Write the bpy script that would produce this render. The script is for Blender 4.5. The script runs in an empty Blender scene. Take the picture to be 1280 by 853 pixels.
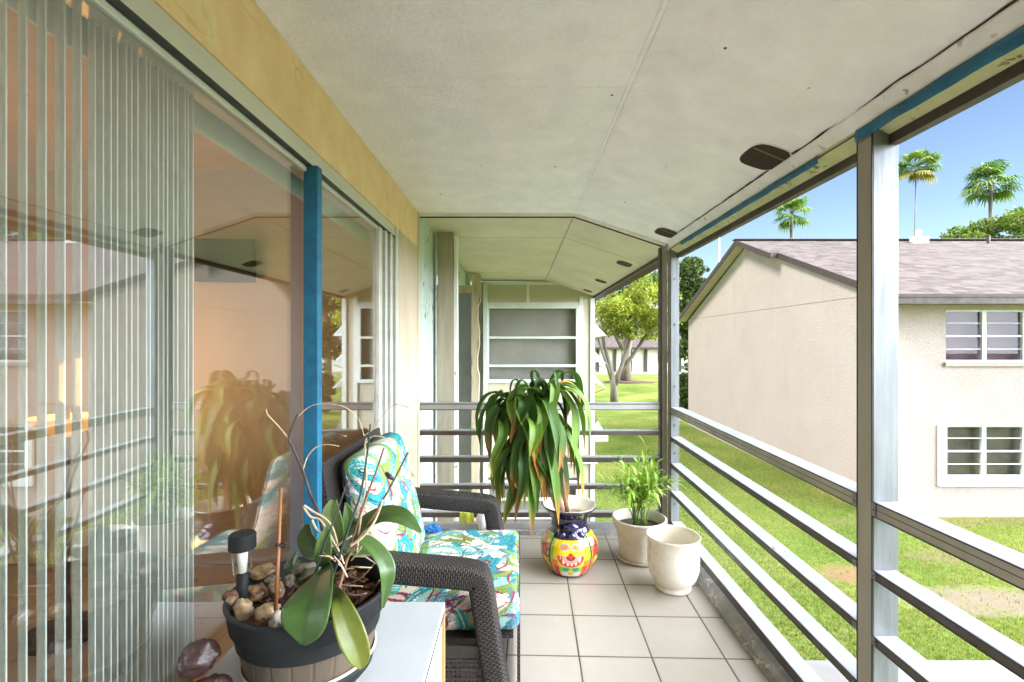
import bpy, math, random
import numpy as np
from mathutils import Vector, Matrix, noise as mnoise
random.seed(7); np.random.seed(7)
R = math.radians
scene = bpy.context.scene
COL = scene.collection
EYE = 1.42            # eye height above the balcony floor (floor z = 0, lawn z = G)
G = -2.70

def at(px, py, Y):    # surveyed point: photo pixel + measured distance -> world
    return Vector(((px-648)*Y/605.0, Y, EYE-(py-428)*Y/605.0))

# ------------------------------------------------------------------ materials
def nt(name):
    m = bpy.data.materials.new(name); m.use_nodes = True
    n = m.node_tree; n.nodes.clear()
    out = n.nodes.new('ShaderNodeOutputMaterial')
    b = n.nodes.new('ShaderNodeBsdfPrincipled')
    n.links.new(b.outputs[0], out.inputs[0])
    return m, n, b, out
def rgb(c): return (c[0], c[1], c[2], 1)
def new(n, t, **kw):
    x = n.nodes.new(t)
    for k, v in kw.items(): setattr(x, k, v)
    return x
def noise(n, vec, scale, detail=4, rough=.55, dist=0):
    t = new(n, 'ShaderNodeTexNoise'); t.inputs['Scale'].default_value = scale
    t.inputs['Detail'].default_value = detail; t.inputs['Roughness'].default_value = rough
    t.inputs['Distortion'].default_value = dist
    if vec is not None: n.links.new(vec, t.inputs['Vector'])
    return t.outputs['Fac']
def ramp(n, fac, stops):
    r = new(n, 'ShaderNodeValToRGB'); n.links.new(fac, r.inputs[0])
    e = r.color_ramp.elements
    while len(e) < len(stops): e.new(.5)
    for i, (p, c) in enumerate(stops):
        e[i].position = p; e[i].color = rgb(c) if len(c) == 3 else c
    return r.outputs[0]
def mixc(n, fac, a, b, mode='MIX'):
    m = new(n, 'ShaderNodeMix', data_type='RGBA', blend_type=mode)
    for s, v in ((0, fac), (6, a), (7, b)):
        if hasattr(v, 'is_linked') or hasattr(v, 'links'): n.links.new(v, m.inputs[s])
        elif s == 0: m.inputs[0].default_value = v
        else: m.inputs[s].default_value = rgb(v)
    return m.outputs[2]
def math_(n, op, a, b=None, c=None):
    m = new(n, 'ShaderNodeMath', operation=op)
    for i, v in enumerate((a, b, c)):
        if v is None: continue
        if isinstance(v, (int, float)): m.inputs[i].default_value = v
        else: n.links.new(v, m.inputs[i])
    return m.outputs[0]
def bump(n, b, h, strength, dist=.01):
    x = new(n, 'ShaderNodeBump'); x.inputs['Strength'].default_value = strength
    x.inputs['Distance'].default_value = dist
    n.links.new(h, x.inputs['Height']); n.links.new(x.outputs[0], b.inputs['Normal'])
def coord(n, stretch=None, kind='Object'):
    t = new(n, 'ShaderNodeTexCoord'); o = t.outputs[kind]
    if stretch:
        mp = new(n, 'ShaderNodeMapping'); mp.inputs['Scale'].default_value = stretch
        n.links.new(o, mp.inputs[0]); o = mp.outputs[0]
    return o

def mat(name, c1, c2=None, scale=6, rough=.6, bscale=60, bstr=.15, bdist=.004, metal=0, spec=.5,
        stretch=None, lines=None, spots=None, spot_scale=25, spot_lo=.66, spot_hi=.70, coat=0, trans=0, spec_var=True):
    m, n, b, out = nt(name)
    v = coord(n, stretch)
    c2 = c2 or tuple(x*.82 for x in c1)
    col = ramp(n, noise(n, v, scale, 5, .62), [(.32, c2), (.68, c1)])
    if spots:
        f = ramp(n, noise(n, v, spot_scale, 5, .6, .4), [(spot_lo, (0, 0, 0)), (spot_hi, (1, 1, 1))])
        g = ramp(n, noise(n, v, spot_scale*.18, 2), [(.45, (0, 0, 0)), (.62, (1, 1, 1))])
        f = math_(n, 'MULTIPLY', f, g)
        col = mixc(n, f, col, spots)
    if lines:
        lc, ls, lw, la = lines
        d = math_(n, 'ABSOLUTE', math_(n, 'SUBTRACT', noise(n, coord(n, (1, .45, 1)), ls, 3, .55, .3), .5))
        f = ramp(n, d, [(0, (la,)*3), (lw, (0, 0, 0))])
        g = ramp(n, noise(n, v, ls*.6, 2), [(.46, (0, 0, 0)), (.56, (1, 1, 1))])
        col = mixc(n, math_(n, 'MULTIPLY', f, g), col, lc)
    n.links.new(col, b.inputs['Base Color'])
    b.inputs['Roughness'].default_value = rough; b.inputs['Metallic'].default_value = metal
    b.inputs['Specular IOR Level'].default_value = spec
    b.inputs['Coat Weight'].default_value = coat
    if trans: b.inputs['Transmission Weight'].default_value = trans
    if spec_var:
        rr = ramp(n, noise(n, v, scale*2.3, 3), [(.3, (max(rough-.1, .02),)*3), (.7, (min(rough+.12, 1),)*3)])
        n.links.new(rr, b.inputs['Roughness'])
    if bstr: bump(n, b, noise(n, v, bscale, 4, .6), bstr, bdist)
    return m

M = {}
M['ceiling'] = mat('painted_ceiling', (.92,.875,.96), (.82,.78,.85), 7, .8, 60, 1.0, .007, spots=(.30,.24,.16), spot_scale=9, spot_lo=.74, spot_hi=.80, spec=.2)
M['soffit'] = mat('aged_soffit', (.62,.57,.45), (.52,.47,.37), 2.5, .85, 90, .4, .004, spec=.15)
M['trim_white'] = mat('chipped_white_trim', (.80,.80,.78), (.68,.67,.64), 8, .7, 60, .4, .004, spots=(.12,.07,.04), spot_scale=16, spot_lo=.62, spot_hi=.66)
M['yellow'] = mat('yellow_wall_paint', (.84,.62,.37), (.74,.51,.27), 5, .75, 45, .8, .008, lines=((.30,.19,.08), 3.5, .008, .35), spots=(.80,.70,.48), spot_scale=7, spot_lo=.56, spot_hi=.70)
M['jamb_cream'] = mat('cream_jamb_paint', (.55,.46,.36), (.46,.37,.26), 5, .75, 45, .5, .006, stretch=(1,1,.25), spots=(.35,.25,.18), spot_scale=22, spot_lo=.70, spot_hi=.74)
M['mint'] = mat('mint_wall_mildew', (.50,.58,.56), (.38,.45,.40), 3, .8, 50, .5, .006, stretch=(1,1,.5), spots=(.04,.04,.03), spot_scale=26, spot_lo=.56, spot_hi=.59)
M['bluegrey'] = mat('blue_grey_panel', (.42,.49,.52), (.34,.41,.44), 4, .7, 60, .2)
M['wood_old'] = mat('weathered_wood', (.42,.36,.27), (.24,.20,.145), 5, .85, 40, .8, .006, stretch=(1,1,.12), spots=(.08,.05,.03), spot_scale=18, spot_lo=.64, spot_hi=.68)
M['wood_pale'] = mat('peeled_wood', (.55,.47,.34), (.34,.27,.17), 5, .85, 40, .8, .006, stretch=(1,1,.15), spots=(.12,.07,.03), spot_scale=14, spot_lo=.58, spot_hi=.63)
M['alu'] = mat('aluminium', (.24,.25,.262), (.16,.168,.18), 30, .5, 90, .12, .002, metal=.55, stretch=(1,1,.08), spots=(.10,.08,.06), spot_scale=30, spot_lo=.70, spot_hi=.74)
M['rail'] = mat('aluminium_rail', (.42,.42,.42), (.32,.315,.31), 7, .42, 80, .15, .002, metal=.35, spots=(.16,.10,.08), spot_scale=20, spot_lo=.67, spot_hi=.71)
M['bronze'] = mat('bronze_channel', (.105,.088,.072), (.065,.054,.045), 8, .5, 80, .15, metal=.4)
M['post_face'] = mat('post_inner_channel', (.37,.34,.29), (.28,.255,.21), 7, .5, 80, .15, metal=.4, stretch=(1,1,.1))
M['black'] = mat('black_rubber', (.012,.012,.012), None, 8, .5, 60, .1)
M['olive'] = mat('olive_beam_paint', (.62,.62,.36), (.46,.46,.25), 6, .75, 70, .4, .004, spots=(.16,.12,.04), spot_scale=45, spot_lo=.58, spot_hi=.62)
M['tape'] = mat('blue_masking_tape', (.003,.125,.22), (.002,.075,.15), 14, .55, 35, .6, .004)
M['white_frame'] = mat('white_window_frame', (.62,.64,.62), (.55,.57,.54), 5, .45, 60, .08)
M['door_alu'] = mat('door_track_aluminium', (.66,.66,.60), (.54,.54,.48), 8, .4, 80, .1, metal=.35, stretch=(1,.1,1))
M['panel_dark'] = mat('dark_gap', (.03,.035,.03), None, 8, .6, 60, .1)
M['curb'] = mat('grey_curb', (.33,.33,.32), (.22,.22,.215), 9, .75, 110, .6, .004, spots=(.60,.58,.54), spot_scale=30, spot_lo=.55, spot_hi=.62)
M['vent'] = mat('dark_vent_mesh', (.045,.024,.015), (.015,.008,.006), 60, .9, 260, .8, .003)
M['crack'] = mat('exposed_dark_wood', (.07,.035,.02), (.02,.012,.01), 30, .9, 90, .6)
M['stucco'] = mat('cream_stucco', (.50,.435,.365), (.45,.385,.32), .9, .9, 28, .5, .02, spots=(.38,.33,.26), spot_scale=1.6, spot_lo=.66, spot_hi=.85, spec=.1)
M['stucco_pale'] = mat('pale_yellow_stucco', (.50,.46,.36), (.44,.40,.31), .9, .9, 28, .5, .02, spec=.1)
M['fascia'] = mat('brown_fascia', (.062,.040,.034), (.045,.030,.026), 3, .6, 40, .2)
M['brown'] = mat('dark_brown_timber', (.07,.05,.04), None, 3, .7, 40, .2)
M['sidewalk'] = mat('concrete_walk', (.25,.235,.215), (.18,.165,.15), 2, .9, 60, .5, .01)
M['mulch'] = mat('mulch', (.13,.075,.045), (.06,.035,.02), 8, .95, 40, 1, .03)
M['bark'] = mat('tree_bark', (.30,.25,.19), (.15,.12,.09), 4, .95, 14, .8, .03, stretch=(1,1,.3))
M['bark_pale'] = mat('pale_bark', (.24,.205,.165), (.13,.11,.09), 4, .95, 14, .8, .03, stretch=(1,1,.3))
M['cabinet'] = mat('white_laminate', (.46,.485,.495), (.40,.42,.43), 4, .45, 45, .18, .003, spots=(.50,.50,.48), spot_scale=24, spot_lo=.66, spot_hi=.72)
M['cabinet_side'] = mat('cream_laminate', (.80,.70,.58), (.72,.62,.50), 4, .5, 45, .1)
M['ply'] = mat('bare_orange_ply', (.36,.22,.08), (.28,.15,.05), 8, .7, 60, .3, stretch=(1,1,.1))
M['pot_rim'] = mat('charcoal_plastic', (.016,.017,.018), (.010,.011,.011), 9, .6, 120, .25, .002, spec=.2)
M['pot_wood'] = mat('brown_barrel_plastic', (.115,.085,.055), (.055,.040,.027), 7, .6, 60, .35, .004, stretch=(1,1,.12))
M['hoop'] = mat('pale_hoop_edge', (.50,.42,.32), None, 7, .5)
M['soil'] = mat('bark_potting_mix', (.09,.045,.028), (.025,.014,.01), 30, .95, 90, 1, .01)
M['chip'] = mat('bark_chips', (.20,.095,.05), (.06,.028,.018), 22, .85, 60, .8, .004)
M['stone_tan'] = mat('tan_brown_stone', (.34,.20,.09), (.03,.016,.010), 55, .45, 60, .5, .004, coat=.2)
M['stone_cream'] = mat('cream_stone', (.50,.38,.23), (.18,.09,.035), 38, .4, 60, .3, .003)
M['stone_white'] = mat('white_stone', (.72,.64,.55), (.60,.50,.42), 14, .5, 60, .2, .003)
M['stone_grey'] = mat('grey_stone', (.22,.19,.14), (.10,.085,.06), 18, .5, 60, .4, .003)
M['lava'] = mat('dark_red_rock', (.045,.016,.013), (.018,.008,.007), 30, .45, 55, .8, .004, spots=(.30,.15,.12), spot_scale=60, spot_lo=.62, spot_hi=.66)
M['bamboo'] = mat('brown_cane', (.30,.12,.045), (.20,.075,.03), 30, .5, 90, .2, stretch=(1,1,.2))
M['stem_dark'] = mat('dark_stake', (.022,.035,.030), None, 20, .5)
M['stem_brown'] = mat('brown_dry_stem', (.24,.13,.06), (.12,.06,.03), 40, .7, 90, .5)
M['stem_maroon'] = mat('dark_brown_stem', (.055,.03,.025), (.03,.02,.015), 40, .6, 90, .5)
M['root'] = mat('pale_dry_root', (.62,.50,.36), (.42,.30,.18), 40, .8, 90, .5)
M['petal'] = mat('faded_yellow_petal', (.80,.66,.30), (.75,.70,.55), 60, .7)
M['wpot'] = mat('chalky_white_planter', (.70,.66,.58), (.55,.50,.43), 9, .75, 60, .3, .004, spots=(.30,.24,.18), spot_scale=22, spot_lo=.62, spot_hi=.70)
M['cpot'] = mat('cream_glazed_ceramic', (.76,.70,.60), (.72,.66,.55), 9, .3, 60, .05, .002, coat=.3)
M['dirt'] = mat('potting_soil', (.10,.075,.05), (.04,.03,.02), 30, .95, 90, 1, .01)
M['pink_trunk'] = mat('cane_trunk', (.36,.22,.15), (.22,.13,.09), 12, .8, 60, .6)
M['int_wall'] = mat('tan_room_wall', (.48,.385,.29), (.44,.35,.26), 2, .8, 60, .1)
M['int_ceil'] = mat('room_ceiling', (.62,.46,.30), None, 2, .85, 60, .1)
M['tv'] = mat('black_screen', (.010,.010,.011), None, 2, .7, 60, 0, spec=.05)
M['valance'] = mat('white_valance', (.72,.78,.70), (.66,.72,.64), 4, .5, 60, .05)
M['clear'] = None
M['shade'] = None
M['white_plastic'] = mat('white_plastic', (.75,.78,.78), None, 6, .5)
M['debris_blue'] = mat('blue_crumpled_paper', (.01,.16,.42), (.008,.08,.26), 20, .6, 60, .4)
M['debris_yellow'] = mat('yellow_green_cloth', (.70,.75,.10), (.55,.62,.06), 20, .7, 60, .4)
M['red'] = mat('red_plastic', (.55,.02,.02), None, 20, .5)
M['screw'] = mat('dull_screw', (.18,.17,.16), None, 20, .4, metal=.8)

def mat_attr(name, rough=.5, spec=.5, coat=0, bscale=0, bstr=0, sss=0, transl=0):
    m, n, b, out = nt(name)
    a = new(n, 'ShaderNodeAttribute', attribute_name='Col')
    n.links.new(a.outputs[0], b.inputs['Base Color'])
    b.inputs['Roughness'].default_value = rough
    b.inputs['Specular IOR Level'].default_value = spec
    b.inputs['Coat Weight'].default_value = coat
    if bstr: bump(n, b, noise(n, coord(n), bscale, 3), bstr, .003)
    if transl:
        t = new(n, 'ShaderNodeBsdfTranslucent')
        cc = mixc(n, 1.0, a.outputs[0], (1.0, 1.0, .55), 'MULTIPLY'); n.links.new(cc, t.inputs[0])
        mx = new(n, 'ShaderNodeMixShader'); mx.inputs[0].default_value = transl
        n.links.new(b.outputs[0], mx.inputs[1]); n.links.new(t.outputs[0], mx.inputs[2])
        n.links.new(mx.outputs[0], out.inputs[0])
    return m
M['leaf'] = mat_attr('strap_leaf', .5, .35, 0, 40, .15, transl=.22)
M['leaf_far'] = mat_attr('tree_leaf', .6, .3, 0, transl=.3)
M['orchid'] = mat_attr('orchid_leaf', .42, .5, .12, 60, .1, transl=.1)
M['fabric'] = mat_attr('printed_fabric', .9, .15, 0, 700, .35)
M['talavera'] = mat_attr('glazed_painted_clay', .12, .6, .6)
M['grassblade'] = mat_attr('grass_blades', .7, .2, 0, transl=.35)

# wicker: plaited strips from UV in metres
def wicker():
    m, n, b, out = nt('dark_wicker')
    uv = new(n, 'ShaderNodeUVMap'); s = new(n, 'ShaderNodeSeparateXYZ'); n.links.new(uv.outputs[0], s.inputs[0])
    u, v = s.outputs[0], s.outputs[1]
    p, q = .0115, .0085
    row = math_(n, 'FLOOR', math_(n, 'DIVIDE', v, q))
    sh = math_(n, 'MULTIPLY', math_(n, 'MODULO', row, 2.0), .5)
    fu = math_(n, 'FRACT', math_(n, 'ADD', math_(n, 'DIVIDE', u, 2*p), sh))
    fv = math_(n, 'FRACT', math_(n, 'DIVIDE', v, q))
    a = math_(n, 'SINE', math_(n, 'MULTIPLY', fu, math.pi))
    c = math_(n, 'SINE', math_(n, 'MULTIPLY', fv, math.pi))
    h = math_(n, 'MULTIPLY', math_(n, 'POWER', a, .6), math_(n, 'POWER', c, .5))
    col = ramp(n, h, [(.25, (.006,.005,.004)), (.75, (.030,.025,.022)), (1, (.050,.043,.039))])
    vv = noise(n, coord(n), 35, 3)
    col2 = mixc(n, math_(n, 'MULTIPLY', vv, .4), col, (.03,.022,.02))
    n.links.new(col2, b.inputs['Base Color'])
    b.inputs['Roughness'].default_value = .5; b.inputs['Specular IOR Level'].default_value = .3
    bump(n, b, h, 1.0, .004)
    return m
M['wicker'] = wicker()
M['wicker_strip'] = mat('wicker_strip', (.035,.029,.026), (.02,.016,.014), 30, .45, 60, .3)

def glass_mat(name, tint, base, gain, rough=.0):
    m, n, b, out = nt(name)
    n.nodes.remove(b)
    t = new(n, 'ShaderNodeBsdfTransparent'); t.inputs[0].default_value = rgb(tint)
    g = new(n, 'ShaderNodeBsdfGlossy'); g.inputs['Roughness'].default_value = rough
    g.inputs[0].default_value = (1, 1, 1, 1)
    ge = new(n, 'ShaderNodeNewGeometry')
    dp = new(n, 'ShaderNodeVectorMath', operation='DOT_PRODUCT')
    n.links.new(ge.outputs['Normal'], dp.inputs[0]); n.links.new(ge.outputs['Incoming'], dp.inputs[1])
    k = math_(n, 'POWER', math_(n, 'SUBTRACT', 1.0, math_(n, 'ABSOLUTE', dp.outputs['Value'])), 5.0)
    ff = math_(n, 'MINIMUM', math_(n, 'ADD', math_(n, 'MULTIPLY', k, gain), base), 1.0)
    mx = new(n, 'ShaderNodeMixShader'); n.links.new(ff, mx.inputs[0])
    n.links.new(t.outputs[0], mx.inputs[1]); n.links.new(g.outputs[0], mx.inputs[2])
    n.links.new(mx.outputs[0], out.inputs[0])
    return m
M['glass'] = glass_mat('door_glass', (.90,.93,.92), .17, .9)
M['glass_win'] = glass_mat('window_glass', (.90,.90,.90), .010, .35, .02)
M['clear'] = glass_mat('clear_plastic', (.96,.97,.97), .06, .9, .05)

def emit(name, c, s):
    m, n, b, out = nt(name)
    b.inputs['Base Color'].default_value = rgb(c)
    b.inputs['Emission Color'].default_value = rgb(c); b.inputs['Emission Strength'].default_value = s
    return m
M['shade'] = emit('lit_lamp_shade', (1.0, .45, .12), .25)

def blind_mat():
    m, n, b, out = nt('fabric_vane')
    v = coord(n, (1, 1, .5))
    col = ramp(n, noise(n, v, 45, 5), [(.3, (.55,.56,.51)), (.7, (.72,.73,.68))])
    n.links.new(col, b.inputs['Base Color']); b.inputs['Roughness'].default_value = .8
    t = new(n, 'ShaderNodeBsdfTranslucent'); n.links.new(col, t.inputs[0])
    mx = new(n, 'ShaderNodeMixShader'); mx.inputs[0].default_value = .15
    n.links.new(b.outputs[0], mx.inputs[1]); n.links.new(t.outputs[0], mx.inputs[2])
    n.links.new(mx.outputs[0], out.inputs[0])
    return m
M['vane'] = blind_mat()

def tile_mat(name, ox, oy, rot, c1, c2, grout, size=.3275, gw=.0145, rough=.22):
    m, n, b, out = nt(name)
    v = coord(n)
    mp = new(n, 'ShaderNodeMapping'); mp.vector_type = 'POINT'
    mp.inputs['Location'].default_value = (ox, oy, 0); mp.inputs['Rotation'].default_value = (0, 0, rot)
    n.links.new(v, mp.inputs[0])
    s = new(n, 'ShaderNodeSeparateXYZ'); n.links.new(mp.outputs[0], s.inputs[0])
    fx = math_(n, 'DIVIDE', s.outputs[0], size); fy = math_(n, 'DIVIDE', s.outputs[1], size)
    def edge(f):
        a = math_(n, 'ABSOLUTE', math_(n, 'SUBTRACT', math_(n, 'FRACT', f), .5))   # .5 at a joint
        return a
    e = math_(n, 'MAXIMUM', edge(fx), edge(fy))
    mask = ramp(n, e, [(.5-gw, (0, 0, 0)), (.5-gw*.45, (1, 1, 1))])
    cell = new(n, 'ShaderNodeCombineXYZ')
    n.links.new(math_(n, 'FLOOR', fx), cell.inputs[0]); n.links.new(math_(n, 'FLOOR', fy), cell.inputs[1])
    wn = new(n, 'ShaderNodeTexWhiteNoise'); n.links.new(cell.outputs[0], wn.inputs[0])
    base = ramp(n, noise(n, v, 5, 6, .65), [(.3, c2), (.7, c1)])
    base = mixc(n, math_(n, 'MULTIPLY', wn.outputs[0], .12), base, tuple(x*.7 for x in c1))
    st = ramp(n, noise(n, v, 1.3, 2, .5), [(.42, (0, 0, 0)), (.62, (.28, .28, .28))])
    base = mixc(n, st, base, (.33,.27,.21))
    near = ramp(n, math_(n, 'ADD', e, math_(n, 'MULTIPLY', noise(n, v, 18, 3), .06)), [(.47, (0, 0, 0)), (.53, (.35, .35, .35))])
    base = mixc(n, near, base, (.30,.25,.20))
    gcol = ramp(n, noise(n, v, 3, 4), [(.35, tuple(x*.45 for x in grout)), (.65, grout)])
    col = mixc(n, mask, base, gcol)
    n.links.new(col, b.inputs['Base Color'])
    rr = ramp(n, noise(n, v, 7, 4), [(.1, (rough+.08,)*3), (.9, (rough+.22,)*3)])
    r2 = mixc(n, mask, rr, (.9, .9, .9)); n.links.new(r2, b.inputs['Roughness'])
    h = math_(n, 'SUBTRACT', math_(n, 'MULTIPLY', noise(n, v, 14, 3), .12), mask)
    bump(n, b, h, .7, .003)
    return m
def stucco(name, c1, c2, streak, amt=.5):
    m, n, b, out = nt(name)
    v = coord(n)
    col = ramp(n, noise(n, v, .7, 6, .65), [(.3, c2), (.7, c1)])
    fine = ramp(n, noise(n, v, 26, 3, .7), [(.3, (.86,.86,.86)), (.7, (1.06,1.06,1.06))])
    col = mixc(n, 1.0, col, fine, 'MULTIPLY')
    st = noise(n, coord(n, (2.2, 2.2, .16)), 1.6, 5, .7)
    col = mixc(n, ramp(n, st, [(.54, (0, 0, 0)), (.76, (amt,)*3)]), col, streak)
    sm = noise(n, v, 2.6, 5, .75, .5)
    col = mixc(n, ramp(n, sm, [(.66, (0, 0, 0)), (.78, (amt*.5,)*3)]), col, streak)
    n.links.new(col, b.inputs['Base Color']); b.inputs['Roughness'].default_value = .92
    b.inputs['Specular IOR Level'].default_value = .1
    bump(n, b, noise(n, v, 30, 5, .7), .8, .025)
    return m
M['stucco'] = stucco('cream_stucco', (.455,.382,.345), (.415,.345,.31), (.32,.26,.22), .3)
# joints run ~1.6 degrees off the railing
M['tiles'] = tile_mat('beige_floor_tiles', -.0-.005, -.395+.006, R(1.6), (.415,.375,.32), (.375,.335,.28), (.11,.085,.06))
M['int_tiles'] = tile_mat('marble_room_tiles', .1, .2, 0, (.46,.39,.32), (.40,.33,.27), (.25,.19,.14), .6, .006, .15)

def shingles(name, axis):
    m, n, b, out = nt(name)
    v = coord(n)
    s = new(n, 'ShaderNodeSeparateXYZ'); n.links.new(v, s.inputs[0])
    c = new(n, 'ShaderNodeCombineXYZ')
    n.links.new(s.outputs[0 if axis == 'x' else 1], c.inputs[0]); n.links.new(math_(n, 'MULTIPLY', s.outputs[2], 2.85), c.inputs[1])
    br = new(n, 'ShaderNodeTexBrick'); n.links.new(c.outputs[0], br.inputs['Vector'])
    br.inputs['Scale'].default_value = 1; br.inputs['Brick Width'].default_value = .33; br.inputs['Row Height'].default_value = .16
    br.inputs['Mortar Size'].default_value = .008; br.inputs['Mortar Smooth'].default_value = .4; br.offset = .37; br.offset_frequency = 3
    br.inputs['Color1'].default_value = rgb((.135,.108,.098)); br.inputs['Color2'].default_value = rgb((.055,.041,.036))
    br.inputs['Mortar'].default_value = rgb((.09,.065,.06)); br.inputs['Bias'].default_value = -.1
    mp = new(n, 'ShaderNodeMapping'); mp.inputs['Scale'].default_value = (1, .5, 1); mp.inputs['Rotation'].default_value = (0, 0, .9)
    n.links.new(c.outputs[0], mp.inputs[0])
    st = noise(n, mp.outputs[0], 5, 5, .7)
    col = mixc(n, ramp(n, st, [(.35, (0, 0, 0)), (.7, (.4, .4, .4))]), br.outputs[0], (.175,.143,.13))
    n.links.new(col, b.inputs['Base Color']); b.inputs['Roughness'].default_value = .9
    b.inputs['Specular IOR Level'].default_value = .1
    bump(n, b, br.outputs[1], -.5, .02)
    return m
M['shingle'] = shingles('asphalt_shingles', 'x')

def lawn_mat():
    m, n, b, out = nt('lawn')
    v = coord(n)
    a = ramp(n, noise(n, v, .35, 5, .6), [(.30, (.10,.155,.03)), (.50, (.18,.235,.05)), (.70, (.28,.29,.09))])
    f = ramp(n, noise(n, v, 9, 5, .75), [(.3, (.55,.55,.5)), (.7, (1.25,1.25,1.1))])
    col = mixc(n, 1.0, a, f, 'MULTIPLY')
    f2 = ramp(n, noise(n, v, 1.4, 4, .7), [(.60, (0, 0, 0)), (.72, (.5, .5, .5))])
    col = mixc(n, f2, col, (.25,.19,.07))
    def patch(x, y, rx, ry, c, col, amp=1.0):
        s = new(n, 'ShaderNodeSeparateXYZ'); n.links.new(v, s.inputs[0])
        dx = math_(n, 'DIVIDE', math_(n, 'SUBTRACT', s.outputs[0], x), rx)
        dy = math_(n, 'DIVIDE', math_(n, 'SUBTRACT', s.outputs[1], y), ry)
        d = math_(n, 'SQRT', math_(n, 'ADD', math_(n, 'MULTIPLY', dx, dx), math_(n, 'MULTIPLY', dy, dy)))
        d = math_(n, 'ADD', d, math_(n, 'MULTIPLY', math_(n, 'SUBTRACT', noise(n, v, 2.2, 5, .7), .5), 2.0))
        return mixc(n, ramp(n, d, [(.5, (amp,)*3), (1.0, (0, 0, 0))]), col, c)
    # worn bare places, in lawn coordinates (origin of the sheet = world origin)
    col = patch(7.6, 7.7, 1.9, .55, (.23,.185,.125), col)
    col = patch(5.9, 8.6, .6, .45, (.26,.15,.085), col, .9)
    col = patch(8.3, 9.3, 1.2, .35, (.22,.18,.10), col, .7)
    col = patch(11.5, 11.1, 6, .35, (.22,.16,.09), col, .6)
    n.links.new(col, b.inputs['Base Color']); b.inputs['Roughness'].default_value = .9
    b.inputs['Specular IOR Level'].default_value = .1
    bump(n, b, noise(n, v, 22, 5, .7), 1.0, .05)
    return m
M['lawn'] = lawn_mat()
M['curtain_purple'] = mat('mauve_blind', (.10,.040,.065), (.07,.027,.046), 2, .7, 30, .1)
M['reflection_olive'] = mat('olive_reflection', (.12,.105,.055), (.05,.045,.03), 1.5, .7, 30, .1)  # sheet painted to stand for an olive reflection in the lower glass
M['interior_dim'] = mat('grey_interior', (.36,.35,.30), (.22,.21,.18), .8, .7, 30, .1)

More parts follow.
